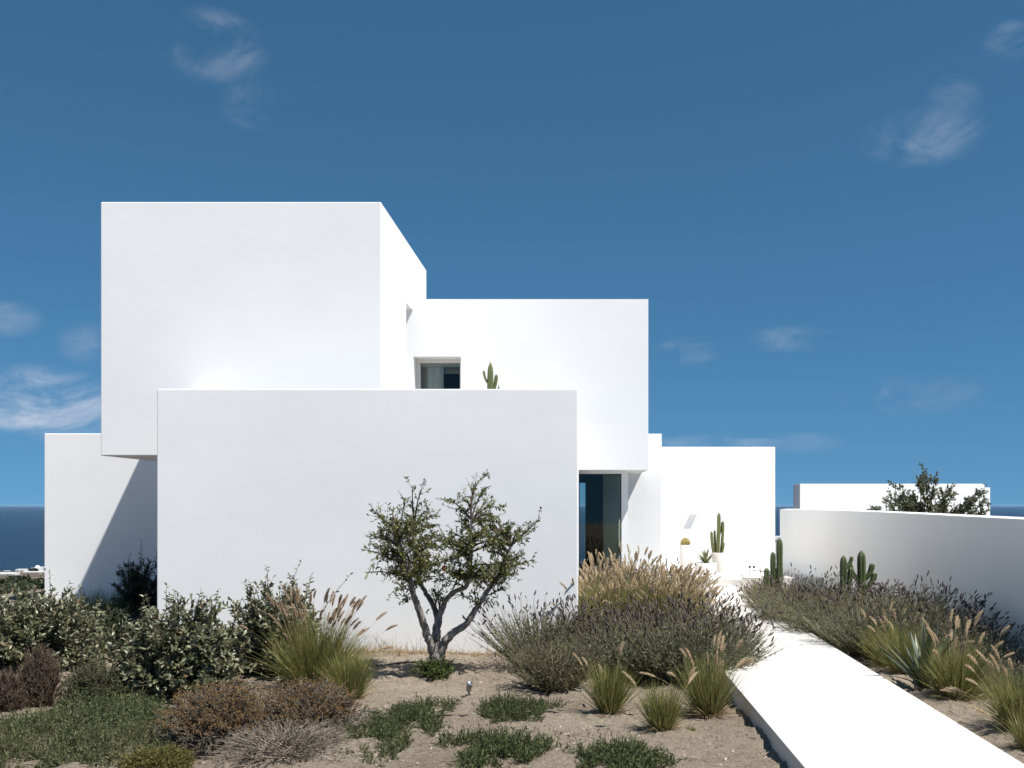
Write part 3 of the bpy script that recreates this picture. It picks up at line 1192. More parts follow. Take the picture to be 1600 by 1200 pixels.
P_ends = [np.array(tp(*q)) for q in tips]
for (cx_, cy_, rx_, ry_, rz_, nn) in ((330, 430, 190, 190, .62, 70), (705, 430, 190, 200, .62, 70), (520, 480, 120, 140, .45, 18)):
    for _ in range(nn):
        v_ = norm(RT.normal(0, 1, 3)) * RT.uniform(.35, 1) ** .5
        P_ends.append(np.array(tp(cx_ + v_[0] * rx_, cy_ + v_[2] * ry_, v_[1] * rz_)))
P_ends = np.array(P_ends)
# each branch leaves the nearest limb below its tip
br = []
for e in P_ends:
    d_ = np.linalg.norm(skel - e, axis=1) + 1.5 * np.maximum(skel[:, 2] - e[2] + .08, 0)
    s_ = skel[np.argmin(d_)]
    m_ = (s_ + e) / 2 + np.array([0, 0, .05]) + RT.normal(0, .04, 3)
    t_ = np.linspace(0, 1, 7)[:, None]
    br.append((1 - t_) ** 2 * s_ + 2 * t_ * (1 - t_) * m_ + t_ ** 2 * e)
br = np.array(br)
ln_ = np.linalg.norm(br[:, -1] - br[:, 0], axis=1)
tw = Geo().add(*tubes(br, np.linspace(1, .22, 7)[None] * np.clip(.009 * ln_ / .3, .0045, .012)[:, None], 5))
nb = len(br)
m = 8
pb, tb = along(br, RT.uniform(.25, 1, (nb, m)))
pb, tb = pb.reshape(-1, 3), tb.reshape(-1, 3)
dtw = norm(tb * .7 + RT.normal(0, .6, pb.shape) + np.array([0, 0, .2]))
Ctw = curves(pb, dtw, RT.uniform(.05, .17, len(pb)), 5, .05, .1, RT)
tw.add(*tubes(Ctw, np.linspace(.0028, .0011, 5)[None], 3))
P1, T1 = along(Ctw, RT.uniform(.1, 1, (len(Ctw), 8)))
P2, T2 = along(br, RT.uniform(.35, 1, (nb, 22)))
P = np.concatenate([P1.reshape(-1, 3), P2.reshape(-1, 3)])
T = np.concatenate([T1.reshape(-1, 3), T2.reshape(-1, 3)])
k = len(P)
lf = Geo().add(*stamp(LEAF_BLUNT[0], LEAF_BLUNT[1], P, norm(T * .55 + RT.normal(0, .6, (k, 3))), RT.uniform(.018, .042, k), R=RT,
                      N=norm(np.array([0, 0, .9]) + RT.normal(0, .6, (k, 3)))))
tw.obj('branches', M['twig'], tree, kind='stuff')
lf.obj('crown', M['pom_leaf'], tree, kind='stuff')
bm = bmesh.new()
bmesh.ops.create_icosphere(bm, subdivisions=2, radius=.029)
for v in bm.verts:
    if v.co.z < -.030:
        v.co.z *= 1.35
fr_o = bm_obj('pomegranate', bm, M['fruit'], tree, True, tp(487, 530, -.16))
fr_o['label'] = 'ripe orange red fruit'
# basal shoots
shrub('basal_sprouts', 'fresh green sprouts ringing the foot of the small tree', (TL[0], TL[1] - .12, TL[2]), 5, .22, .17, [], LEAF_NARROW, 'sprout', (.02, .04), 60, 16, flat=.9, cat='plant')

# ------------------------------------------------------------------ silvery leafed shrubs on the left
shrub('leafy_shrub', 'wide olive green leafy shrub beside the purple brown heath', at(55, 10.6), 21, .86, .92,
      [(-.05, 0, .55, .05, 0, .50), (.15, .05, .55, .0, 0, .48), (.45, 0, .45, .25, 0, .40), (-.3, .1, .5, -.1, 0, .32), (.28, -.1, .5, .15, 0, .42)], nst=300, per=26, extra=(14, .18, .36))
shrub('leafy_shrub', 'tallest spread olive green leafy shrub behind the rounded rusty brown mound', at(282, 9.1), 22, .66, .95,
      [(-.12, 0, .55, .0, 0, .46), (.1, 0, .5, .1, 0, .45), (.22, .05, .5, .15, 0, .46), (.42, 0, .45, .35, 0, .45), (-.3, 0, .5, -.15, 0, .32), (.0, -.1, .5, -.1, 0, .4)], nst=300, per=28, extra=(16, .18, .36))
shrub('leafy_shrub', 'narrow grey green leafy shrub rising behind the tall fountain grass', at(432, 10.25), 23, .56, 1.05,
      [(-.08, 0, .6, -.02, 0, .5), (.1, 0, .6, .08, 0, .56), (.2, 0, .55, .15, 0, .48), (.33, 0, .42, .75, 0, .72), (-.2, 0, .6, -.15, 0, .36)], nst=260, per=28, extra=(12, .2, .36))
shrub('shaded_shrub', 'dark bush standing in the shade against the left wing', at(222, 15.6), 24, .46, 1.02, [(0, 0, .7, 0, 0, .45), (.2, 0, .7, 0, 0, .35), (-.2, 0, .65, -.1, 0, .3)], LEAF_NARROW, 'dark_leaf', (.04, .07), 130, 24, extra=(10, .15, .3))
shrub('shaded_shrub', 'low dark bush in the gap between the two wide olive shrubs', at(168, 12.2), 25, .62, .55, [], LEAF_NARROW, 'dark_leaf', (.04, .07), 170, 24, extra=(8, .1, .2))
for i_, (px_, D_) in enumerate(((140, 15.9), (170, 15.8), (196, 15.9))):
    fountain_grass('grass_tuft', 'dark grass tuft in the shade along the left wing', at(px_, D_), 60 + i_, .46, .4, 260, 0, group='shaded tufts by the left wing', spread=.8)

# ------------------------------------------------------------------ fountain grasses
fountain_grass('fountain_grass', 'tall fountain grass with brown plumes left of the small tree', at(492, 9.35), 31, .72, .55, 1900, 70, 'plume_brown', lean=(.05, 0), spread=.72, plume_h=1.18)
fountain_grass('fountain_grass', 'short green grass clump nestled against the tall plumed grass', at(547, 8.9), 32, .44, .34, 1100, 0, spread=.55)
fountain_grass('fountain_grass', 'upright green grass clump in front of the grey lavender bank', at(952, 8.28), 33, .42, .32, 800, 4, spread=.55, plume_h=1.1)
fountain_grass('fountain_grass', 'smallest spiky grass clump, between two larger ones on the bare soil', at(1034, 7.7), 34, .36, .32, 640, 3, spread=.62, plume_h=1.15, dry=.3)
fountain_grass('fountain_grass', 'yellowing plumed grass clump at the edge of the path', at(1106, 8.2), 35, .48, .42, 900, 18, spread=.56, lean=(0, 0), dry=.3, plume_h=1.15)
fountain_grass('grass_tuft', 'tiny green weed tuft beside the yellowing grass clump', at(1080, 7.65), 36, .07, .07, 60, 0, spread=1.0, dry=.1)
for i_, (px_, D_, h_, npl) in enumerate(((925, 12.3, .80, 46), (965, 12.15, .78, 52), (1010, 12.3, .80, 56), (1050, 12.2, .70, 56), (1080, 12.5, .62, 50),
                                         (940, 13.1, .88, 48), (985, 13.2, .9, 54), (1030, 13.2, .80, 54), (1058, 13.4, .68, 50))):
    fountain_grass('fountain_grass', 'straw plumed fountain grass massed between the lavender and the entrance', at(px_, D_), 70 + i_, h_, .5, 620, int(npl * 1.2), 'plume', False,
                   'plumed grasses massed before the entrance', spread=.62, lean=(.04, -.05), plume_h=1.12)
fountain_grass('fountain_grass', 'broad fountain grass with pale plumes beside the strap leaved plant', at(1494, 8.95), 91, .52, .5, 1400, 22, spread=.72, lean=(.05, 0), dry=.22, plume_h=1.28)
fountain_grass('fountain_grass', 'plumed grass squeezed between the lavender and the strap leaved plant', at(1412, 10.25), 92, .52, .42, 900, 11, spread=.66, dry=.2, plume_h=1.15)
fountain_grass('fountain_grass', 'low bright grass at the foot of the lavender by the path', at(1380, 10.75), 93, .46, .36, 700, 6, spread=.62, plume_h=1.15)
fountain_grass('fountain_grass', 'leaning plumed grass at the near end of the bed by the curved wall', at(1598, 7.75), 94, .46, .44, 1000, 15, spread=.75, lean=(-.08, 0), dry=.2, plume_h=1.2)
fountain_grass('fountain_grass', 'short grass clump under the leaning plumed grass', at(1612, 7.1), 95, .30, .3, 500, 5, spread=.7, dry=.2)
fountain_grass('fountain_grass', 'small fine grass clump at the far corner of the bed', at(1187, 18.6), 96, .42, .36, 320, 6, spread=.65)

# ------------------------------------------------------------------ lavender
LV = [lavender_meshes(300 + i, .44, .60, 380, 'lav_leaf', .42, 1.25) for i in range(5)]
LVD = [lavender_meshes(320, .38, .56, 380, 'lav_leaf_dry', .12, 1.4)]
LVB = [lavender_meshes(330 + i, .45, .72, 360, 'lav_leaf', .6, 1.2) for i in range(3)]


def lavender(label, px_, D_, s, seed, pool, group=None, sz=1.0):
    R = np.random.default_rng(seed)
    t = thing('lavender', label, 'lavender', at(px_, D_), float(R.uniform(0, 6.28)), group)
    t.scale = (s, s, s * sz)
    for nm, me_ in pool[int(R.integers(len(pool)))]:
        o = link(bpy.data.objects.new(nm, me_), t)
        o['kind'] = 'stuff'
    return t


lavender('dry olive grey lavender bush alone in front of the wall corner', 866, 9.4, .9, 1, LVD)
lavender('tall spiked lavender bush touching the front wall, behind the dry one', 842, 10.75, 1.0, 2, LVB, sz=.95)
lavender('small spiked lavender bush at the corner of the front wall', 893, 10.9, .85, 3, LV)
gb = 'lavender bank left of the path'
for i_, (px_, D_, s_) in enumerate(((938, 10.25, .9), (985, 10.05, .98), (1035, 9.95, 1.02), (1082, 9.85, 1.05), (1105, 10.15, 1.1), (928, 11.1, .95), (972, 11.1, 1.0), (1020, 11.05, 1.0), (1068, 11.0, 1.05), (1093, 11.2, 1.05))):
    lavender('grey green lavender with dark spikes massed along the left path edge', px_, D_, s_, 20 + i_, LV, gb)
for i_, (px_, D_, s_) in enumerate(((915, 14.7, 1.0), (945, 14.75, 1.0), (975, 14.7, 1.02), (1003, 14.6, 1.05), (1028, 14.5, 1.0), (1050, 14.3, .95))):
    lavender('dark spiked lavender in the row below the entrance glass', px_, D_, s_, 40 + i_, LVB, 'lavender row below the entrance', sz=1.08)
for i_, (px_, D_, s_, z_, w_) in enumerate(((1240, 13.9, 1.1, .9, 0), (1214, 15.6, .95, .85, 0), (1200, 17.0, .8, .8, 0), (1268, 15.3, 1.05, .9, 1), (1288, 12.7, 1.1, .92, 0), (1335, 13.6, 1.05, .85, 1),
                                         (1358, 11.5, 1.15, .95, 0), (1398, 12.4, 1.05, .92, 1), (1440, 11.9, 1.02, .92, 1), (1470, 11.3, .98, .85, 1), (1500, 10.7, .92, .8, 1),
                                         (1530, 10.1, .85, .75, 1), (1375, 13.5, 1.0, .8, 1), (1565, 9.3, .72, .7, 1), (1425, 11.0, .95, .88, 0))):
    lavender('dark spiked lavender crowded against the foot of the curved wall' if w_ else 'broad grey lavender spilling over the path from the curved wall bed', px_, D_, s_, 60 + i_, LVB if w_ else LV,
             'lavender against the curved wall' if w_ else 'lavender spilling over the path', z_)

# ------------------------------------------------------------------ sword and strap leaved plants, agave, cacti
def strap_leaf(L, w, droop, mat, edge=False, fold=.25, name='leaf', k=9):
    """one leaf standing along +z that arches towards +y"""
    t = np.linspace(0, 1, k)
    ang = droop * t ** 1.4
    dy, dz = np.sin(ang), np.cos(ang)
    y = np.concatenate([[0], np.cumsum((dy[1:] + dy[:-1]) / 2)]) * L / (k - 1)
    z = np.concatenate([[0], np.cumsum((dz[1:] + dz[:-1]) / 2)]) * L / (k - 1)
    wd = w * np.minimum(.55 + t * 1.6, 1) * np.clip((1 - t) / .45, 0, 1) ** .8
    wd = np.maximum(wd, .001)
    cols = (-1, -.62, 0, .62, 1) if edge else (-1, 0, 1)
    V, E = [], []
    for i in range(k):
        for c in cols:
            off = abs(c) * fold * wd[i] * .5
            V.append((c * wd[i] / 2, y[i] - off * dz[i], z[i] + off * dy[i]))
            E.append(1.0 if abs(c) > .9 else (.3 if abs(c) > .3 else 0))
    nc = len(cols)
    Fq = [(i * nc + j, i * nc + j + 1, (i + 1) * nc + j + 1, (i + 1) * nc + j) for i in range(k - 1) for j in range(nc - 1)]
    me_ = arr_mesh(name, V, Fq, mat, True)
    at_ = me_.attributes.new('edge', 'FLOAT', 'POINT')
    at_.data.foreach_set('value', np.array(E, dtype=np.float32))
    return me_


def rosette(name, label, loc, n, L, w, mat, seed, tilt=(.1, 1.0), droop=(.1, .6), edge=False, cat='agave', group=None):
    R = np.random.default_rng(seed)
    t = thing(name, label, cat, loc, 0, group)
    for i in range(n):
        q = (i + .5) / n
        l_ = L * R.uniform(.75, 1.1) * (1.0 - .15 * q)
        me_ = strap_leaf(l_, w * R.uniform(.8, 1.15), R.uniform(*droop) * (.4 + q), mat, edge)
        o = link(bpy.data.objects.new('leaf', me_), t)
        az_ = i * 2.39996 + R.normal(0, .2)
        o.rotation_euler = (-(tilt[0] + (tilt[1] - tilt[0]) * q ** .8), 0, az_)
        o.location = (-.02 * math.sin(az_) * q, .02 * math.cos(az_) * q, .01)
    return t


rosette('strap_leaf_plant', 'grey green strap leaved plant amid the grasses by the curved wall', at(1445, 9.4), 28, .72, .055, M['agave'], 7, (.05, 1.05), (.05, .5), cat='plant')
rosette('sword_leaf_plant', 'dark upright sword leaved plant in front of the entrance glass', at(928, 15.15), 26, .98, .04, M['sword'], 8, (.03, .5), (.05, .3), cat='plant')
rosette('sword_leaf_plant', 'smaller dark sword leaved plant beside the entrance jamb', at(968, 15.2), 20, .86, .036, M['sword'], 9, (.03, .55), (.05, .35), cat='plant')


def cactus_col(L, r, ribs, mat, lean=(0, 0), k=22, name='column', seed=0, depth=.32, taper=.12):
    """fluted column with a rounded tip, curving by lean"""
    R = np.random.default_rng(seed)
    per = 6
    m_ = ribs * per
    V, E = [], []
    for i in range(k):
        t = i / (k - 1)
        tip = math.sqrt(max(0.0, 1 - max(0, (t - .88) / .12) ** 2)) if t > .88 else 1.0
        rr = r * (1 - taper * t) * (.82 + .18 * min(1, t * 5)) * max(tip, .03) * (1 + .035 * math.sin(t * 17 + seed))
        cx_, cy_ = lean[0] * (1 - (1 - t) ** 2), lean[1] * (1 - (1 - t) ** 2)
        for j in range(m_):
            a = 2 * math.pi * j / m_
            f = abs(math.cos(a * ribs / 2)) ** .9
            q = rr * (1 - depth + depth * f)
            V.append((cx_ + q * math.cos(a), cy_ + q * math.sin(a), t * L))
            sp_ = 1.0 if (j % per == 0 and i % 2 == 0) else f * .9
            E.append(sp_)
    Fq = [(i * m_ + j, i * m_ + (j + 1) % m_, (i + 1) * m_ + (j + 1) % m_, (i + 1) * m_ + j) for i in range(k - 1) for j in range(m_)]
    me_ = arr_mesh(name, V, Fq, mat, True)
    at_ = me_.attributes.new('edge', 'FLOAT', 'POINT')
    at_.data.foreach_set('value', np.array(E, dtype=np.float32))
    return me_


def cactus(name, label, loc, cols_, mat='cactus', group=None):
    t = thing(name, label, 'cactus', loc, 0, group)
    for i, (x, y, z, L, r, lx, ly) in enumerate(cols_):
        o = link(bpy.data.objects.new('column', cactus_col(L, r, 6, M[mat], (lx, ly), seed=i)), t)
        o.location = (x, y, z)
    return t


cactus('column_cactus', 'three stemmed green column cactus at the end of the curved wall', at(1213, 17.7), [(.055, 0, 0, 1.14, .062, 0, 0), (-.045, .02, 0, .90, .055, -.01, 0), (-.14, -.02, 0, .62, .058, -.03, 0), (.02, .1, 0, .6, .05, .0, .03)])
cactus('column_cactus', 'slim two armed column cactus behind the lavender by the curved wall', at(1318, 14.6), [(0, 0, 0, 1.0, .058, 0, 0), (.05, .03, .45, .38, .045, .06, 0), (.03, .04, .78, .20, .032, .10, .02)])
cactus('column_cactus', 'stout column cactus with short side lobes behind the lavender', at(1346, 14.7), [(0, 0, 0, 1.06, .068, 0, 0), (-.05, 0, .62, .27, .045, -.12, 0), (.05, .02, .62, .25, .048, .11, 0), (.05, -.03, .50, .24, .05, .13, 0)])

# pots on the terrace
TZ = PZ + .10


def pot(name, label, x, y, r, h, wall=.022, group='white pots on the terrace'):
    t = thing(name, label, 'pot', (x, y, TZ), 0, None)
    V, Fq = lathe([(.001, .0), (r * .97, 0), (r, .012), (r, h - .008), (r - .006, h), (r - wall, h), (r - wall, h - .04), (.001, h - .04)], 36)
    o = Geo().add(V, Fq).obj('shell', M['path'], t)
    V, Fq = lathe([(r - wall - .001, h - .035), (r * .5, h - .03), (.001, h - .03)], 30)
    Geo().add(V, Fq).obj('potting_soil', M['soil'], t)
    return t


def fx(px_, D_):
    return (px_ - PX) / F * D_


pot('tall_pot', 'tall white cylinder pot holding the golden barrel cactus', fx(1071, 21.6), 21.6, .125, .605)
pot('bowl_pot', 'wide low white bowl pot holding the striped agave', fx(1102, 21.5), 21.5, .235, .235)
pot('round_pot', 'mid height white round pot holding the slim column cactus', fx(1124, 22.1), 22.1, .16, .42)
rosette('variegated_agave', 'cream striped agave in the low white bowl pot', (fx(1102, 21.5), 21.5, TZ + .20), 22, .40, .045, M['agave_var'], 12, (.05, 1.1), (.05, .4), True)
cactus('potted_cactus', 'slim many stemmed column cactus in the white round pot', (fx(1124, 22.1) - .02, 22.1, TZ + .385),
       [(-.02, 0, 0, .90, .045, .03, 0), (.055, .03, 0, .72, .034, .05, 0), (-.10, .0, 0, .5, .034, -.05, 0), (-.055, .04, 0, .52, .03, -.02, .02), (.06, -.04, 0, .26, .026, .05, 0), (.03, .06, .4, .3, .02, .05, 0)], 'cactus_pale')
bc = thing('barrel_cactus', 'round golden barrel cactus on the tall white pot', 'cactus', (fx(1071, 21.6), 21.6, TZ + .57))
V, E_ = [], []
ribs, per, k = 16, 4, 18
m_ = ribs * per
for i in range(k):
    ph = -math.pi / 2 + math.pi * (i + .02) / (k - .96)
    for j in range(m_):
        a = 2 * math.pi * j / m_
        f = abs(math.cos(a * ribs / 2))
        q = .102 * (1 - .12 + .12 * f)
        V.append((q * math.cos(ph) * math.cos(a), q * math.cos(ph) * math.sin(a), .075 + q * math.sin(ph) * .92))
        E_.append(1.0 if (j % per == 0) else f * .8)
me_ = arr_mesh('body', V, [(i * m_ + j, i * m_ + (j + 1) % m_, (i + 1) * m_ + (j + 1) % m_, (i + 1) * m_ + j) for i in range(k - 1) for j in range(m_)], M['barrel'], True)
at_ = me_.attributes.new('edge', 'FLOAT', 'POINT')
at_.data.foreach_set('value', np.array(E_, dtype=np.float32))
link(bpy.data.objects.new('body', me_), bc)
RB = np.random.default_rng(4)
Va = np.array(V)
sel = np.array([i * m_ + j for i in range(3, k) for j in range(0, m_, per)])
Pp = np.repeat(Va[sel], 6, 0)
Dn = norm(norm(Pp - np.array([0, 0, .075])) + RB.normal(0, .6, Pp.shape))
Geo().add(*strips(np.stack([Pp, Pp + Dn * .022], 1), np.array([.0025, .0008])[None], R=RB)).obj('spines', M['spine'], bc, kind='stuff')
# roof terrace cactus
cactus('roof_cactus', 'pale green cactus rising above the front wall parapet', (fx(764, 14.0), 14.0, .34), [(-.03, 0, 0, 1.61, .046, .05, 0), (-.02, 0, 1.32, .17, .018, -.05, 0), (.015, .01, 1.12, .32, .028, .085, 0), (.12, .02, 0, 1.30, .02, .01, 0)], 'cactus_pale')
# seed heads by the bed corner
for dx_ in (0, 1):
    t = thing('spike_light', 'round black spike light at the far corner of the bed', 'light', (fx(1171.5 + 6.5 * dx_, 20.8), 20.8, TZ), 0, 'round black spike lights')
    V, Fq = lathe([(.001, 0), (.006, 0), (.005, .17), (.001, .17)], 8)
    Geo().add(V, Fq).obj('stake', M['black'], t)
    bm = bmesh.new()
    bmesh.ops.create_uvsphere(bm, u_segments=14, v_segments=10, radius=.026)
    bm_obj('head', bm, M['black'], t, True, (0, 0, .19))

# olive tree behind the curved wall
RO = np.random.default_rng(77)
ol = thing('olive_tree', 'bushy young olive tree rising behind the curved wall', 'tree', (fx(1450, 20.5), 20.5, float(gz(fx(1450, 20.5), 20.5))))


def op(px_, py_, dy=0.0):
    D = 20.5 + dy
    return np.array([(px_ - PX) / F * D - ol.location.x, dy, (PY - py_) / F * D - ol.location.z])


ends = [op(1445, 735), op(1437, 750, .1), op(1460, 748, -.1), (op(1485, 762)), op(1490, 770, .2), op(1400, 758, .1), op(1410, 765), op(1372, 795), op(1362, 797, .1), op(1385, 785), op(1420, 770), op(1430, 780, .3),
        op(1530, 768), op(1543, 766, .05), op(1540, 785), op(1522, 780), op(1546, 795), op(1500, 795), op(1475, 790), op(1455, 775), op(1395, 795, -.2), op(1415, 800, .2), op(1515, 800), op(1465, 800, -.2), op(1440, 795, .2), op(1535, 803), op(1487, 803),
        op(1440, 742, -.1), op(1405, 780, .2), op(1418, 785, -.15), op(1428, 790, .1), op(1475, 768, -.1), op(1520, 790, .1), op(1392, 775, -.1)]
ends = np.array(ends)
base_ = np.array([0, 0, 0.0])
(V, Fq), c0 = taper_tube([(0, 0, 0), (.02, 0, .4), (-.03, .02, .8), (.0, 0, 1.1)], .06, .035, 8, 5, .004)
g = Geo().add(V, Fq)
g.obj('trunk', M['bark'], ol, True)
stt = np.array([0, 0, 1.0]) + RO.normal(0, .05, (len(ends), 3))
mid = (stt + ends) / 2 + np.array([0, 0, -.05])
t_ = np.linspace(0, 1, 7)[None, :, None]
Cb = (1 - t_) ** 2 * stt[:, None] + 2 * t_ * (1 - t_) * mid[:, None] + t_ ** 2 * ends[:, None]
g = Geo().add(*tubes(Cb, np.linspace(.018, .004, 7)[None], 4))
pb, tb = along(Cb, RO.uniform(.45, 1, (len(ends), 24)))
pb, tb = pb.reshape(-1, 3), tb.reshape(-1, 3)
Ct = curves(pb, norm(tb + RO.normal(0, .6, pb.shape) + np.array([0, 0, .2])), RO.uniform(.07, .2, len(pb)), 4, .1, .08, RO)
g.add(*tubes(Ct, np.linspace(.004, .0015, 4)[None], 3))
g.obj('branches', M['twig'], ol, kind='stuff')
P, T = along(Ct, RO.uniform(.1, 1, (len(Ct), 14)))
P, T = P.reshape(-1, 3), T.reshape(-1, 3)
k = len(P)
Geo().add(*stamp(LEAF_NARROW[0], LEAF_NARROW[1], P, norm(T * .6 + RO.normal(0, .6, (k, 3))), np.stack([RO.uniform(.04, .07, k) * 1.3, RO.uniform(.045, .075, k), np.full(k, .05)], 1), R=RO)).obj('crown', M['olive_leaf'], ol, kind='stuff')

# ------------------------------------------------------------------ low mounds and ground cover
HEAD = spindle([(0, .08), (.35, .5), (.75, .45), (1, .06)], 5)


def twig_mound(name, label, loc, seed, r, h, n, twig, head=None, leafm=None, head_s=.008, leaf_s=.014, top=1.0, fork=5, upright=.0, leafn=6, headn=5, cat='shrub'):
    R = np.random.default_rng(seed)
    t = thing(name, label, cat, loc)
    p0, a0 = disc(n, r * .3, R)
    az = R.uniform(0, 6.283, n)
    cz = R.uniform(0, 1, n) ** (1 - .5 * upright)
    q = np.sqrt(1 - cz ** 2) * (1 - .45 * upright)
    lump = 1 + .1 * np.sin(az * 3 + seed) + .07 * np.sin(az * 7 + seed)
    rad = R.uniform(.72, 1.0, n)
    end = np.stack([np.cos(az) * q * r * lump * rad, np.sin(az) * q * r * lump * rad, .02 + cz * h * rad], 1)
    t_ = np.linspace(0, 1, 5)[None, :, None]
    mid = (p0 + end) / 2 + R.normal(0, r * .07, (n, 3)) + np.array([0, 0, h * .05])
    C = (1 - t_) ** 2 * p0[:, None] + 2 * t_ * (1 - t_) * mid[:, None] + t_ ** 2 * end[:, None]
    g = Geo().add(*tubes(C, np.linspace(.0045, .002, 5)[None], 3))
    pb, tb = along(C, R.uniform(.55, 1, (n, fork)))
    pb, tb = pb.reshape(-1, 3), tb.reshape(-1, 3)
    Ct = curves(pb, norm(tb + R.normal(0, .45, pb.shape) + np.array([0, 0, .2 + upright])), R.uniform(.03, .09, len(pb)) * (r / .4) ** .5, 4, .0, .12, R)
    g.add(*tubes(Ct, np.linspace(.002, .001, 4)[None], 3))
    g.obj('twigs', M[twig], t, kind='stuff')
    if leafm:
        P, T = along(Ct, R.uniform(.0, .95, (len(Ct), leafn)))
        P, T = P.reshape(-1, 3), T.reshape(-1, 3)
        k_ = len(P)
        Geo().add(*stamp(LEAF_NARROW[0], LEAF_NARROW[1], P, norm(T * .7 + R.normal(0, .5, (k_, 3))), R.uniform(.7, 1.4, k_) * leaf_s, R=R)).obj('leaves', M[leafm], t, kind='stuff')
    if head:
        e = Ct[:, -1]
        keep = e[:, 2] > h * (1 - top)
        e = np.repeat(e[keep], headn, 0) + R.normal(0, head_s * 1.1, (keep.sum() * headn, 3)) * np.array([1, 1, .45])
        Geo().add(*stamp(HEAD[0], HEAD[1], e, norm(np.array([0, 0, 1]) + R.normal(0, .3, e.shape)), R.uniform(.7, 1.35, len(e)) * head_s, R=R)).obj('flower_heads', M[head], t, kind='stuff')
    return t


twig_mound('dry_mound', 'rounded rusty brown mound of dry flower heads below the leafy shrubs', at(345, 7.35), 401, .43, .42, 900, 'twig_pale', 'rust', 'greyleaf', .0075, .016, .66)
twig_mound('dry_mound', 'rusty brown mound merging into dead twigs towards the bare soil', at(478, 7.55), 402, .42, .37, 800, 'twig_pale', 'rust', 'greyleaf', .007, .016, .6)
twig_mound('dead_twigs', 'low tangle of dead grey brown twigs in front of the rusty mounds', at(440, 6.98), 403, .50, .19, 300, 'twig_pale', None, 'greyleaf', .007, .012, .4, leafn=4)
twig_mound('heath_shrub', 'purple brown twiggy heath below the wide olive shrub', at(62, 8.65), 404, .34, .50, 420, 'heath', None, 'heath', .006, .012, 1, 6, .8, leafn=9)
twig_mound('heath_shrub', 'smaller purple brown heath beside the green carpet', at(8, 8.4), 405, .26, .36, 260, 'heath', None, 'heath', .006, .012, 1, 6, .7, leafn=9)
twig_mound('cushion_shrub', 'rounded grey green cushion shrub beside the purple brown heath', at(150, 8.6), 406, .29, .36, 460, 'twig', None, 'cover_grey', .006, .016, 1, 6, .1, leafn=11)
twig_mound('lime_mound', 'low yellow green mound at the foot of the rusty mounds', at(245, 6.62), 407, .26, .12, 360, 'lime', None, 'lime', .006, .018, 1, 6, .3, leafn=9)
twig_mound('cushion_shrub', 'low shaded green cushion between the olive shrubs', at(205, 9.4), 408, .3, .22, 300, 'twig', None, 'cover', .006, .018, 1, 6, .1, leafn=9)


def cover(name, label, px_, D_, rx, ry, h, n, mat, seed, leaf_s=.022, per=9, cat='ground cover', rag=.6):
    R = np.random.default_rng(seed)
    loc = at(px_, D_)
    o = thing(name, label, cat, loc)
    a = R.uniform(0, 6.283, n)
    q = np.sqrt(R.uniform(0, 1, n))
    edge = 1 + rag * (np.sin(a * 3 + seed) * .4 + np.sin(a * 5 + seed * 2) * .35 + np.sin(a * 9 + seed * 3) * .25)
    x, y = rx * q * np.cos(a) * edge, ry * q * np.sin(a) * edge
    keep = vnoise(x, y, 9.0, seed) > -.75 + .5 * q
    x, y, q = x[keep], y[keep], q[keep]
    n = len(x)
    p0 = np.stack([x, y, gz(loc[0] + x, loc[1] + y) - loc[2] - .006], 1)
    hh = h * (1.1 - .65 * q) * R.uniform(.5, 1.25, n) * (1 + .35 * vnoise(x, y, 14, seed + 5))
    C = curves(p0, dirs(R.uniform(0, 6.283, n), R.uniform(.1, 1.25, n)), np.maximum(hh, .02) * 1.4, 5, R.uniform(-.4, .6, n), .12, R)
    C[:, :, 2] = np.maximum(C[:, :, 2], p0[:, 2:3] + .004)
    Geo().add(*tubes(C, np.linspace(.0022, .001, 5)[None], 3)).obj('stems', M[mat], o, kind='stuff')
    P, T = along(C, R.uniform(.15, 1, (n, per)))
    P, T = P.reshape(-1, 3), T.reshape(-1, 3)
    k_ = len(P)
    Geo().add(*stamp(LEAF_NARROW[0], LEAF_NARROW[1], P, norm(T * .6 + R.normal(0, .5, (k_, 3)) + np.array([0, 0, .15])), R.uniform(.55, 1.4, k_) * leaf_s, R=R)).obj('leaves', M[mat], o, kind='stuff')
    return o


cover('creeping_weed', 'dark green creeping weed patch in front of the small tree', 632, 7.75, .30, .85, .11, 2600, 'cover', 501, .019)
cover('creeping_weed', 'dark green creeping weed patch just past the small spotlight', 797, 8.35, .36, .34, .10, 1500, 'cover', 502, .019)
cover('creeping_weed', 'leafy dark green weed patch nearest the dead twigs on bare soil', 785, 6.95, .34, .42, .12, 1500, 'cover', 503, .025)
cover('creeping_weed', 'leafy dark green weed patch between the weeds and the path', 968, 6.75, .27, .34, .12, 1100, 'cover', 504, .025)
cover('green_carpet', 'wide feathery green carpet below the heath and cushion shrubs', 130, 7.45, .85, 1.05, .13, 6500, 'cover_grey', 505, .022, 9, 'ground cover', .25)
cover('green_carpet', 'darker feathery green carpet in front of the cushion shrub', 150, 7.9, .5, .5, .15, 1500, 'cover', 506, .026, 9, 'ground cover', .3)
cover('sparse_weed', 'sparse low weeds at the edge of the rusty mound', 590, 6.85, .22, .3, .05, 160, 'cover_grey', 507, .018, 7)
cover('sparse_weed', 'thin scatter of weeds between the two leafy weed patches', 880, 7.4, .45, .35, .03, 90, 'cover_grey', 508, .016, 6)

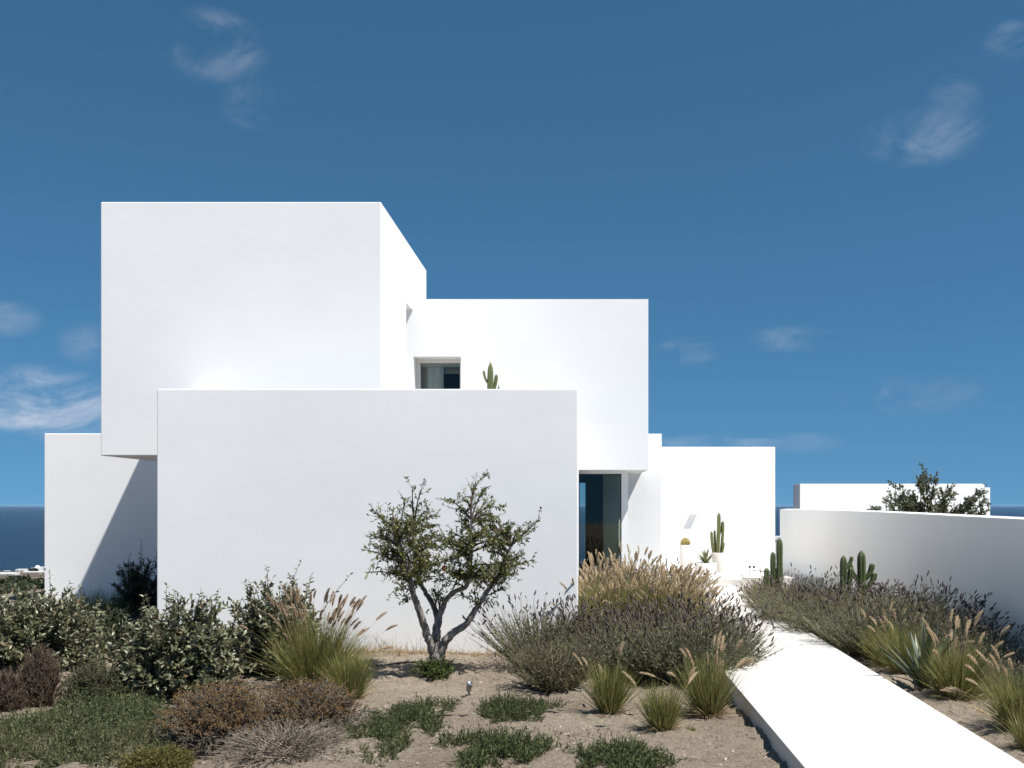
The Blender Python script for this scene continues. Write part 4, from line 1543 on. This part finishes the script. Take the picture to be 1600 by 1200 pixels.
# dry grass along the foot of the front wall
RD = np.random.default_rng(600)
n = 1500
x = RD.uniform(-3.1, -.15, n)
dens = .5 + .5 * vnoise(x, x * 0, 3.0, 601)
y = 11.78 - np.abs(RD.normal(0, .17, n)) * (.6 + .8 * dens)
p0 = np.stack([x, y, gz(x, y) - .005], 1)
C = curves(p0, dirs(RD.uniform(0, 6.28, n), RD.uniform(.2, 1.3, n)), RD.uniform(.04, .14, n) * (.5 + dens), 5, RD.uniform(-.2, 1.0, n), .16, RD)
C[:, :, 1] = np.minimum(C[:, :, 1], 11.79)
C[:, :, 2] = np.maximum(C[:, :, 2], p0[:, 2:3] + .003)
dg = Geo().add(*strips(C, np.array([.004, .0045, .004, .003, .001])[None], R=RD)).obj('dry_grass', M['grass_dry'], None)
tag(dg, 'dry straw coloured grass along the foot of the front wall', 'dry grass', kind='stuff')
n = 60
x = RD.uniform(-3.0, -.2, n)
y = RD.uniform(11.45, 11.76, n)
p0 = np.stack([x, y, gz(x, y) - .005], 1)
C = curves(p0, dirs(RD.uniform(0, 6.28, n), RD.uniform(.1, .7, n)), RD.uniform(.15, .32, n), 7, RD.uniform(.3, 1.4, n), .1, RD)
C[:, :, 1] = np.minimum(C[:, :, 1], 11.79)
ds = Geo().add(*tubes(C, np.linspace(.0018, .0009, 7)[None], 3)).obj('dry_stalks', M['twig_pale'], None)
tag(ds, 'thin dry weed stalks standing against the front wall', 'dry stalks', kind='stuff')

# small stones and litter on the soil
RS = np.random.default_rng(620)


def scatter_xy(n):
    x = RS.uniform(-5.5, 4.6, n)
    y = 5.8 + 8 * RS.uniform(0, 1, n) ** 1.4
    ok = ~((x > 1.25) & (x < 2.95)) & (y < 11.75)
    return x[ok], y[ok]


x, y = scatter_xy(9500)
n = len(x)
ico = np.array([(-.5, -.5, 0), (.5, -.45, 0), (.5, .5, 0), (-.45, .5, 0), (-.3, -.3, .55), (.3, -.25, .6), (.28, .3, .5), (-.3, .25, .58)], dtype=float)
icf = np.array([(0, 1, 5, 4), (1, 2, 6, 5), (2, 3, 7, 6), (3, 0, 4, 7), (4, 5, 6, 7)])
sc = np.exp(RS.normal(-4.75, .5, n))
az = RS.uniform(0, 6.28, n)
c_, s_ = np.cos(az), np.sin(az)
TV = ico[None] * np.stack([sc, sc * RS.uniform(.6, 1.1, n), sc * RS.uniform(.5, 1, n)], 1)[:, None, :] + RS.normal(0, .08, (n, 8, 3)) * sc[:, None, None]
Vv = np.stack([TV[..., 0] * c_[:, None] - TV[..., 1] * s_[:, None] + x[:, None], TV[..., 0] * s_[:, None] + TV[..., 1] * c_[:, None] + y[:, None], TV[..., 2] + (gz(x, y) - .002)[:, None]], -1)
M['pebble'] = foliage('pebble', [(0, (.20, .16, .125)), (.6, (.34, .285, .23)), (.95, (.44, .38, .32)), (1, (.52, .48, .44))], .9, 0, .2)
gv = Geo().add(Vv.reshape(-1, 3), (icf[None] + (np.arange(n) * 8)[:, None, None]).reshape(-1, 4)).obj('gravel', M['pebble'], None)
tag(gv, 'small clods and pebbles strewn over the dry soil', 'gravel', kind='stuff')
x, y = scatter_xy(8000)
n = len(x)
p0 = np.stack([x, y, gz(x, y) + .006], 1)
C = curves(p0, dirs(RS.uniform(0, 6.28, n), RS.uniform(1.2, 1.6, n)), RS.uniform(.015, .075, n), 4, 0, .12, RS)
C[:, :, 2] = np.maximum(C[:, :, 2], (gz(C[:, :, 0], C[:, :, 1])) + .003)
M['litter'] = foliage('plant_litter', [(0, (.04, .03, .022)), (.6, (.12, .09, .062)), (.9, (.26, .2, .14)), (1, (.42, .34, .25))], .9, 0, .1)
lt = Geo().add(*strips(C, np.array([.002, .004, .0035, .001])[None], R=RS)).obj('plant_litter', M['litter'], None)
tag(lt, 'dry twigs and leaf litter scattered on the soil', 'litter', kind='stuff')

# irrigation hoses and the garden spotlight


def hose(label, pts_, seed):
    c = catmull([(fx(px_, D_), D_, 0) for px_, D_ in pts_], 10)
    R = np.random.default_rng(seed)
    c[:, 2] = gz(c[:, 0], c[:, 1]) + .006 + .004 * np.sin(np.arange(len(c)) * .5)
    V, Fq = tubes(c[None], np.full((1, len(c)), .008), 7)
    o = Geo().add(V, Fq).obj('irrigation_hose', M['rubber'], None, True)
    return tag(o, label, 'hose')


hose('thin black irrigation hose running to the small tree from the tall grass', [(560, 10.75), (610, 10.85), (650, 11.0), (685, 10.95), (720, 10.9)], 1)
hose('thin black irrigation hose lying across the weed patches', [(300, 8.2), (420, 8.35), (560, 8.25), (690, 8.2), (760, 8.15), (860, 8.3)], 2)
hose('thin black irrigation hose beside the path at the strap leaved plant', [(1400, 10.6), (1432, 10.0), (1452, 9.5), (1475, 9.15), (1510, 9.0)], 3)
sl = thing('garden_spotlight', 'small grey garden spotlight on a spike in the bare soil', 'light', at(733, 9.1))
V, Fq = tubes(np.array([[(0, 0, -.05), (0, 0, .03), (0, 0, .06)]]), np.array([[.007, .007, .006]]), 8)
Geo().add(V, Fq).obj('spike', M['black'], sl)
V, Fq = tubes(np.array([[(-.035, .005, .012), (0, 0, .022), (.025, -.01, .012)]]), np.array([[.008, .012, .008]]), 7)
Geo().add(V, Fq).obj('clamp', M['black'], sl)
V, Fq = lathe([(.001, -.045), (.018, -.043), (.024, -.03), (.025, .03), (.028, .032), (.028, .045), (.022, .045), (.021, .036), (.001, .036)], 18)
hd = Geo().add(V, Fq).obj('head', M['steel'], sl, True, None, (0, 0, .092))
hd.rotation_euler = (.35, .18, 0)

# unseen white slab added behind the curved wall to bounce sun onto the outbuilding
pv = prism('bounce_slab', [(5.3, 21.5), (13.5, 21.5), (13.5, 29.95), (5.3, 29.95)], 'z', -1.9, -1.62, M['path'], None)
tag(pv, 'unseen white slab added to bounce light onto the outbuilding', 'bounce_slab', kind='structure')

# ------------------------------------------------------------------ far hillside: houses, walls, bushes
def far_at(px_, py_, d0=40, d1=1500):
    """where the ray through a photo pixel meets the hillside"""
    for D in np.geomspace(d0, d1, 900):
        x_ = (px_ - PX) / F * D
        if (PY - py_) / F * D <= float(gz(x_, D)):
            return x_, D
    return (px_ - PX) / F * d1, d1


M['far_white'] = plain('limewash', (.78, .77, .75), .9)
M['far_dark'] = plain('dark_opening', (.06, .06, .07), .7)
M['far_stone'] = plain('dry_stone', (.22, .20, .18), .95)


def far_house(label, px0, px1, ytop, D, dome=False, extra=None, depth=.8):
    x0, x1 = (px0 - PX) / F * D, (px1 - PX) / F * D
    zt = (PY - ytop) / F * D
    xm = (x0 + x1) / 2
    zb = float(gz(xm, D)) - 1.5
    w_, dp = x1 - x0, (x1 - x0) * depth
    t = thing('village_house', label, 'house', (xm, D, zb))
    h_ = max(zt - zb, 2.0)
    box('wall', -w_ / 2, w_ / 2, 0, dp, 0, h_ - .25, M['far_white'], t)
    box('parapet', -w_ / 2 - .06, w_ / 2 + .06, -.06, dp + .06, h_ - .249, h_, M['far_white'], t)
    for q in (-.28, .22):
        wd = box('window', w_ * q - w_ * .06, w_ * q + w_ * .06, -.05, .05, h_ - 1.9, h_ - .9, M['far_dark'], t)
    if dome:
        V, Fq = lathe([(w_ * .32 * math.cos(a), w_ * .30 * math.sin(a)) for a in np.linspace(0, 1.55, 8)], 16)
        Geo().add(V, Fq).obj('dome', M['far_white'], t, True, None, (w_ * .1, dp / 2, h_ - .01))
    return t


far_house('long white village house on the hillside', 24, 38, 889.5, 950)
far_house('domed white village house on the hill brow', 48, 61, 887.5, 985, True)
far_house('tall white village house beside the domed one', 60, 72, 886, 1010)
far_house('tiny white village hut apart from the others', 5, 13, 892, 900)
far_house('small white village hut below the long house', 14, 22, 894, 840)
far_house('low white village terrace house below the domed one', 36, 70, 897, 640, depth=.4)
far_house('large pale house with flat roof low on the slope', -20, 20, 899.5, 330, depth=.5)
far_house('white house roof seen past the end of the curved wall', 1200, 1226, 838, 70, depth=.7)


def far_bush(label, px_, py_, r, seed, D=None):
    R = np.random.default_rng(seed)
    if D is None:
        x_, D = far_at(px_, py_)
    x_ = (px_ - PX) / F * D
    t = thing('far_bush', label, 'bush', (x_, D, float(gz(x_, D)) - .1 * r), 0, 'dark bushes on the far slope')
    n_ = 420
    v_ = norm(R.normal(0, 1, (n_, 3))) * (R.uniform(.4, 1, n_) ** .5)[:, None]
    v_[:, 2] = np.abs(v_[:, 2])
    P_ = v_ * np.array([1.25, 1, .75]) * r * (1 + .2 * np.sin(v_[:, :1] * 5 + seed))
    Geo().add(*stamp(LEAF_OVAL[0] * np.array([2.0, 1, 1]), LEAF_OVAL[1], P_, R.normal(0, 1, (n_, 3)), R.uniform(.2, .42, n_) * r, R=R)).obj('crown', M['dark_leaf'], t, kind='stuff')
    V_, F_ = tubes(np.array([[(0, 0, -.1 * r), (0, 0, .3 * r), (.05 * r, 0, .6 * r)]]), np.array([[.07 * r, .05 * r, .03 * r]]), 6)
    Geo().add(V_, F_).obj('trunk', M['bark'], t)


for i_, (px_, D_, r_) in enumerate(((8, 150, 1.6), (20, 165, 1.3), (40, 70, 1.25), (28, 75, 1.0), (55, 90, 1.0), (12, 60, .9), (62, 140, 1.6), (45, 210, 2.0), (30, 260, 2.2), (4, 45, .6), (64, 56, .6), (52, 700, 3.0))):
    far_bush('dark bush on the slope below the white village', px_, 0, r_, 700 + i_, D_)
sw = thing('stone_wall', 'old grey dry stone wall on the slope past the left wing', 'wall', (fx(10, 38), 38, float(gz(fx(10, 38), 38)) - .3))
RW = np.random.default_rng(900)
for row in range(3):
    xw = -4.0 + RW.uniform(0, .2)
    while xw < 3.0:
        w_ = RW.uniform(.2, .48)
        o = box('stone', xw, xw + w_ - .03, RW.uniform(-.04, .04), .4, row * .24, row * .24 + RW.uniform(.15, .225), M['far_stone'], sw, .02)
        xw += w_

# ------------------------------------------------------------------ sea haze
hz_m = bpy.data.materials.new('sea_haze')
hz_m.use_nodes = True
hn = hz_m.node_tree
hn.nodes.remove(hn.nodes['Principled BSDF'])
pvn = hn.nodes.new('ShaderNodeVolumePrincipled')
pvn.inputs['Color'].default_value = (.42, .64, .88, 1)
pvn.inputs['Density'].default_value = 1.2e-5
pvn.inputs['Anisotropy'].default_value = 0.0
hn.links.new(pvn.outputs[0], hn.nodes['Material Output'].inputs['Volume'])
hz = box('haze', -60000, 60000, -300, 46000, -135, 4.6, hz_m)
tag(hz, 'thin blue sea haze over the water and the hillside', 'haze', kind='stuff')
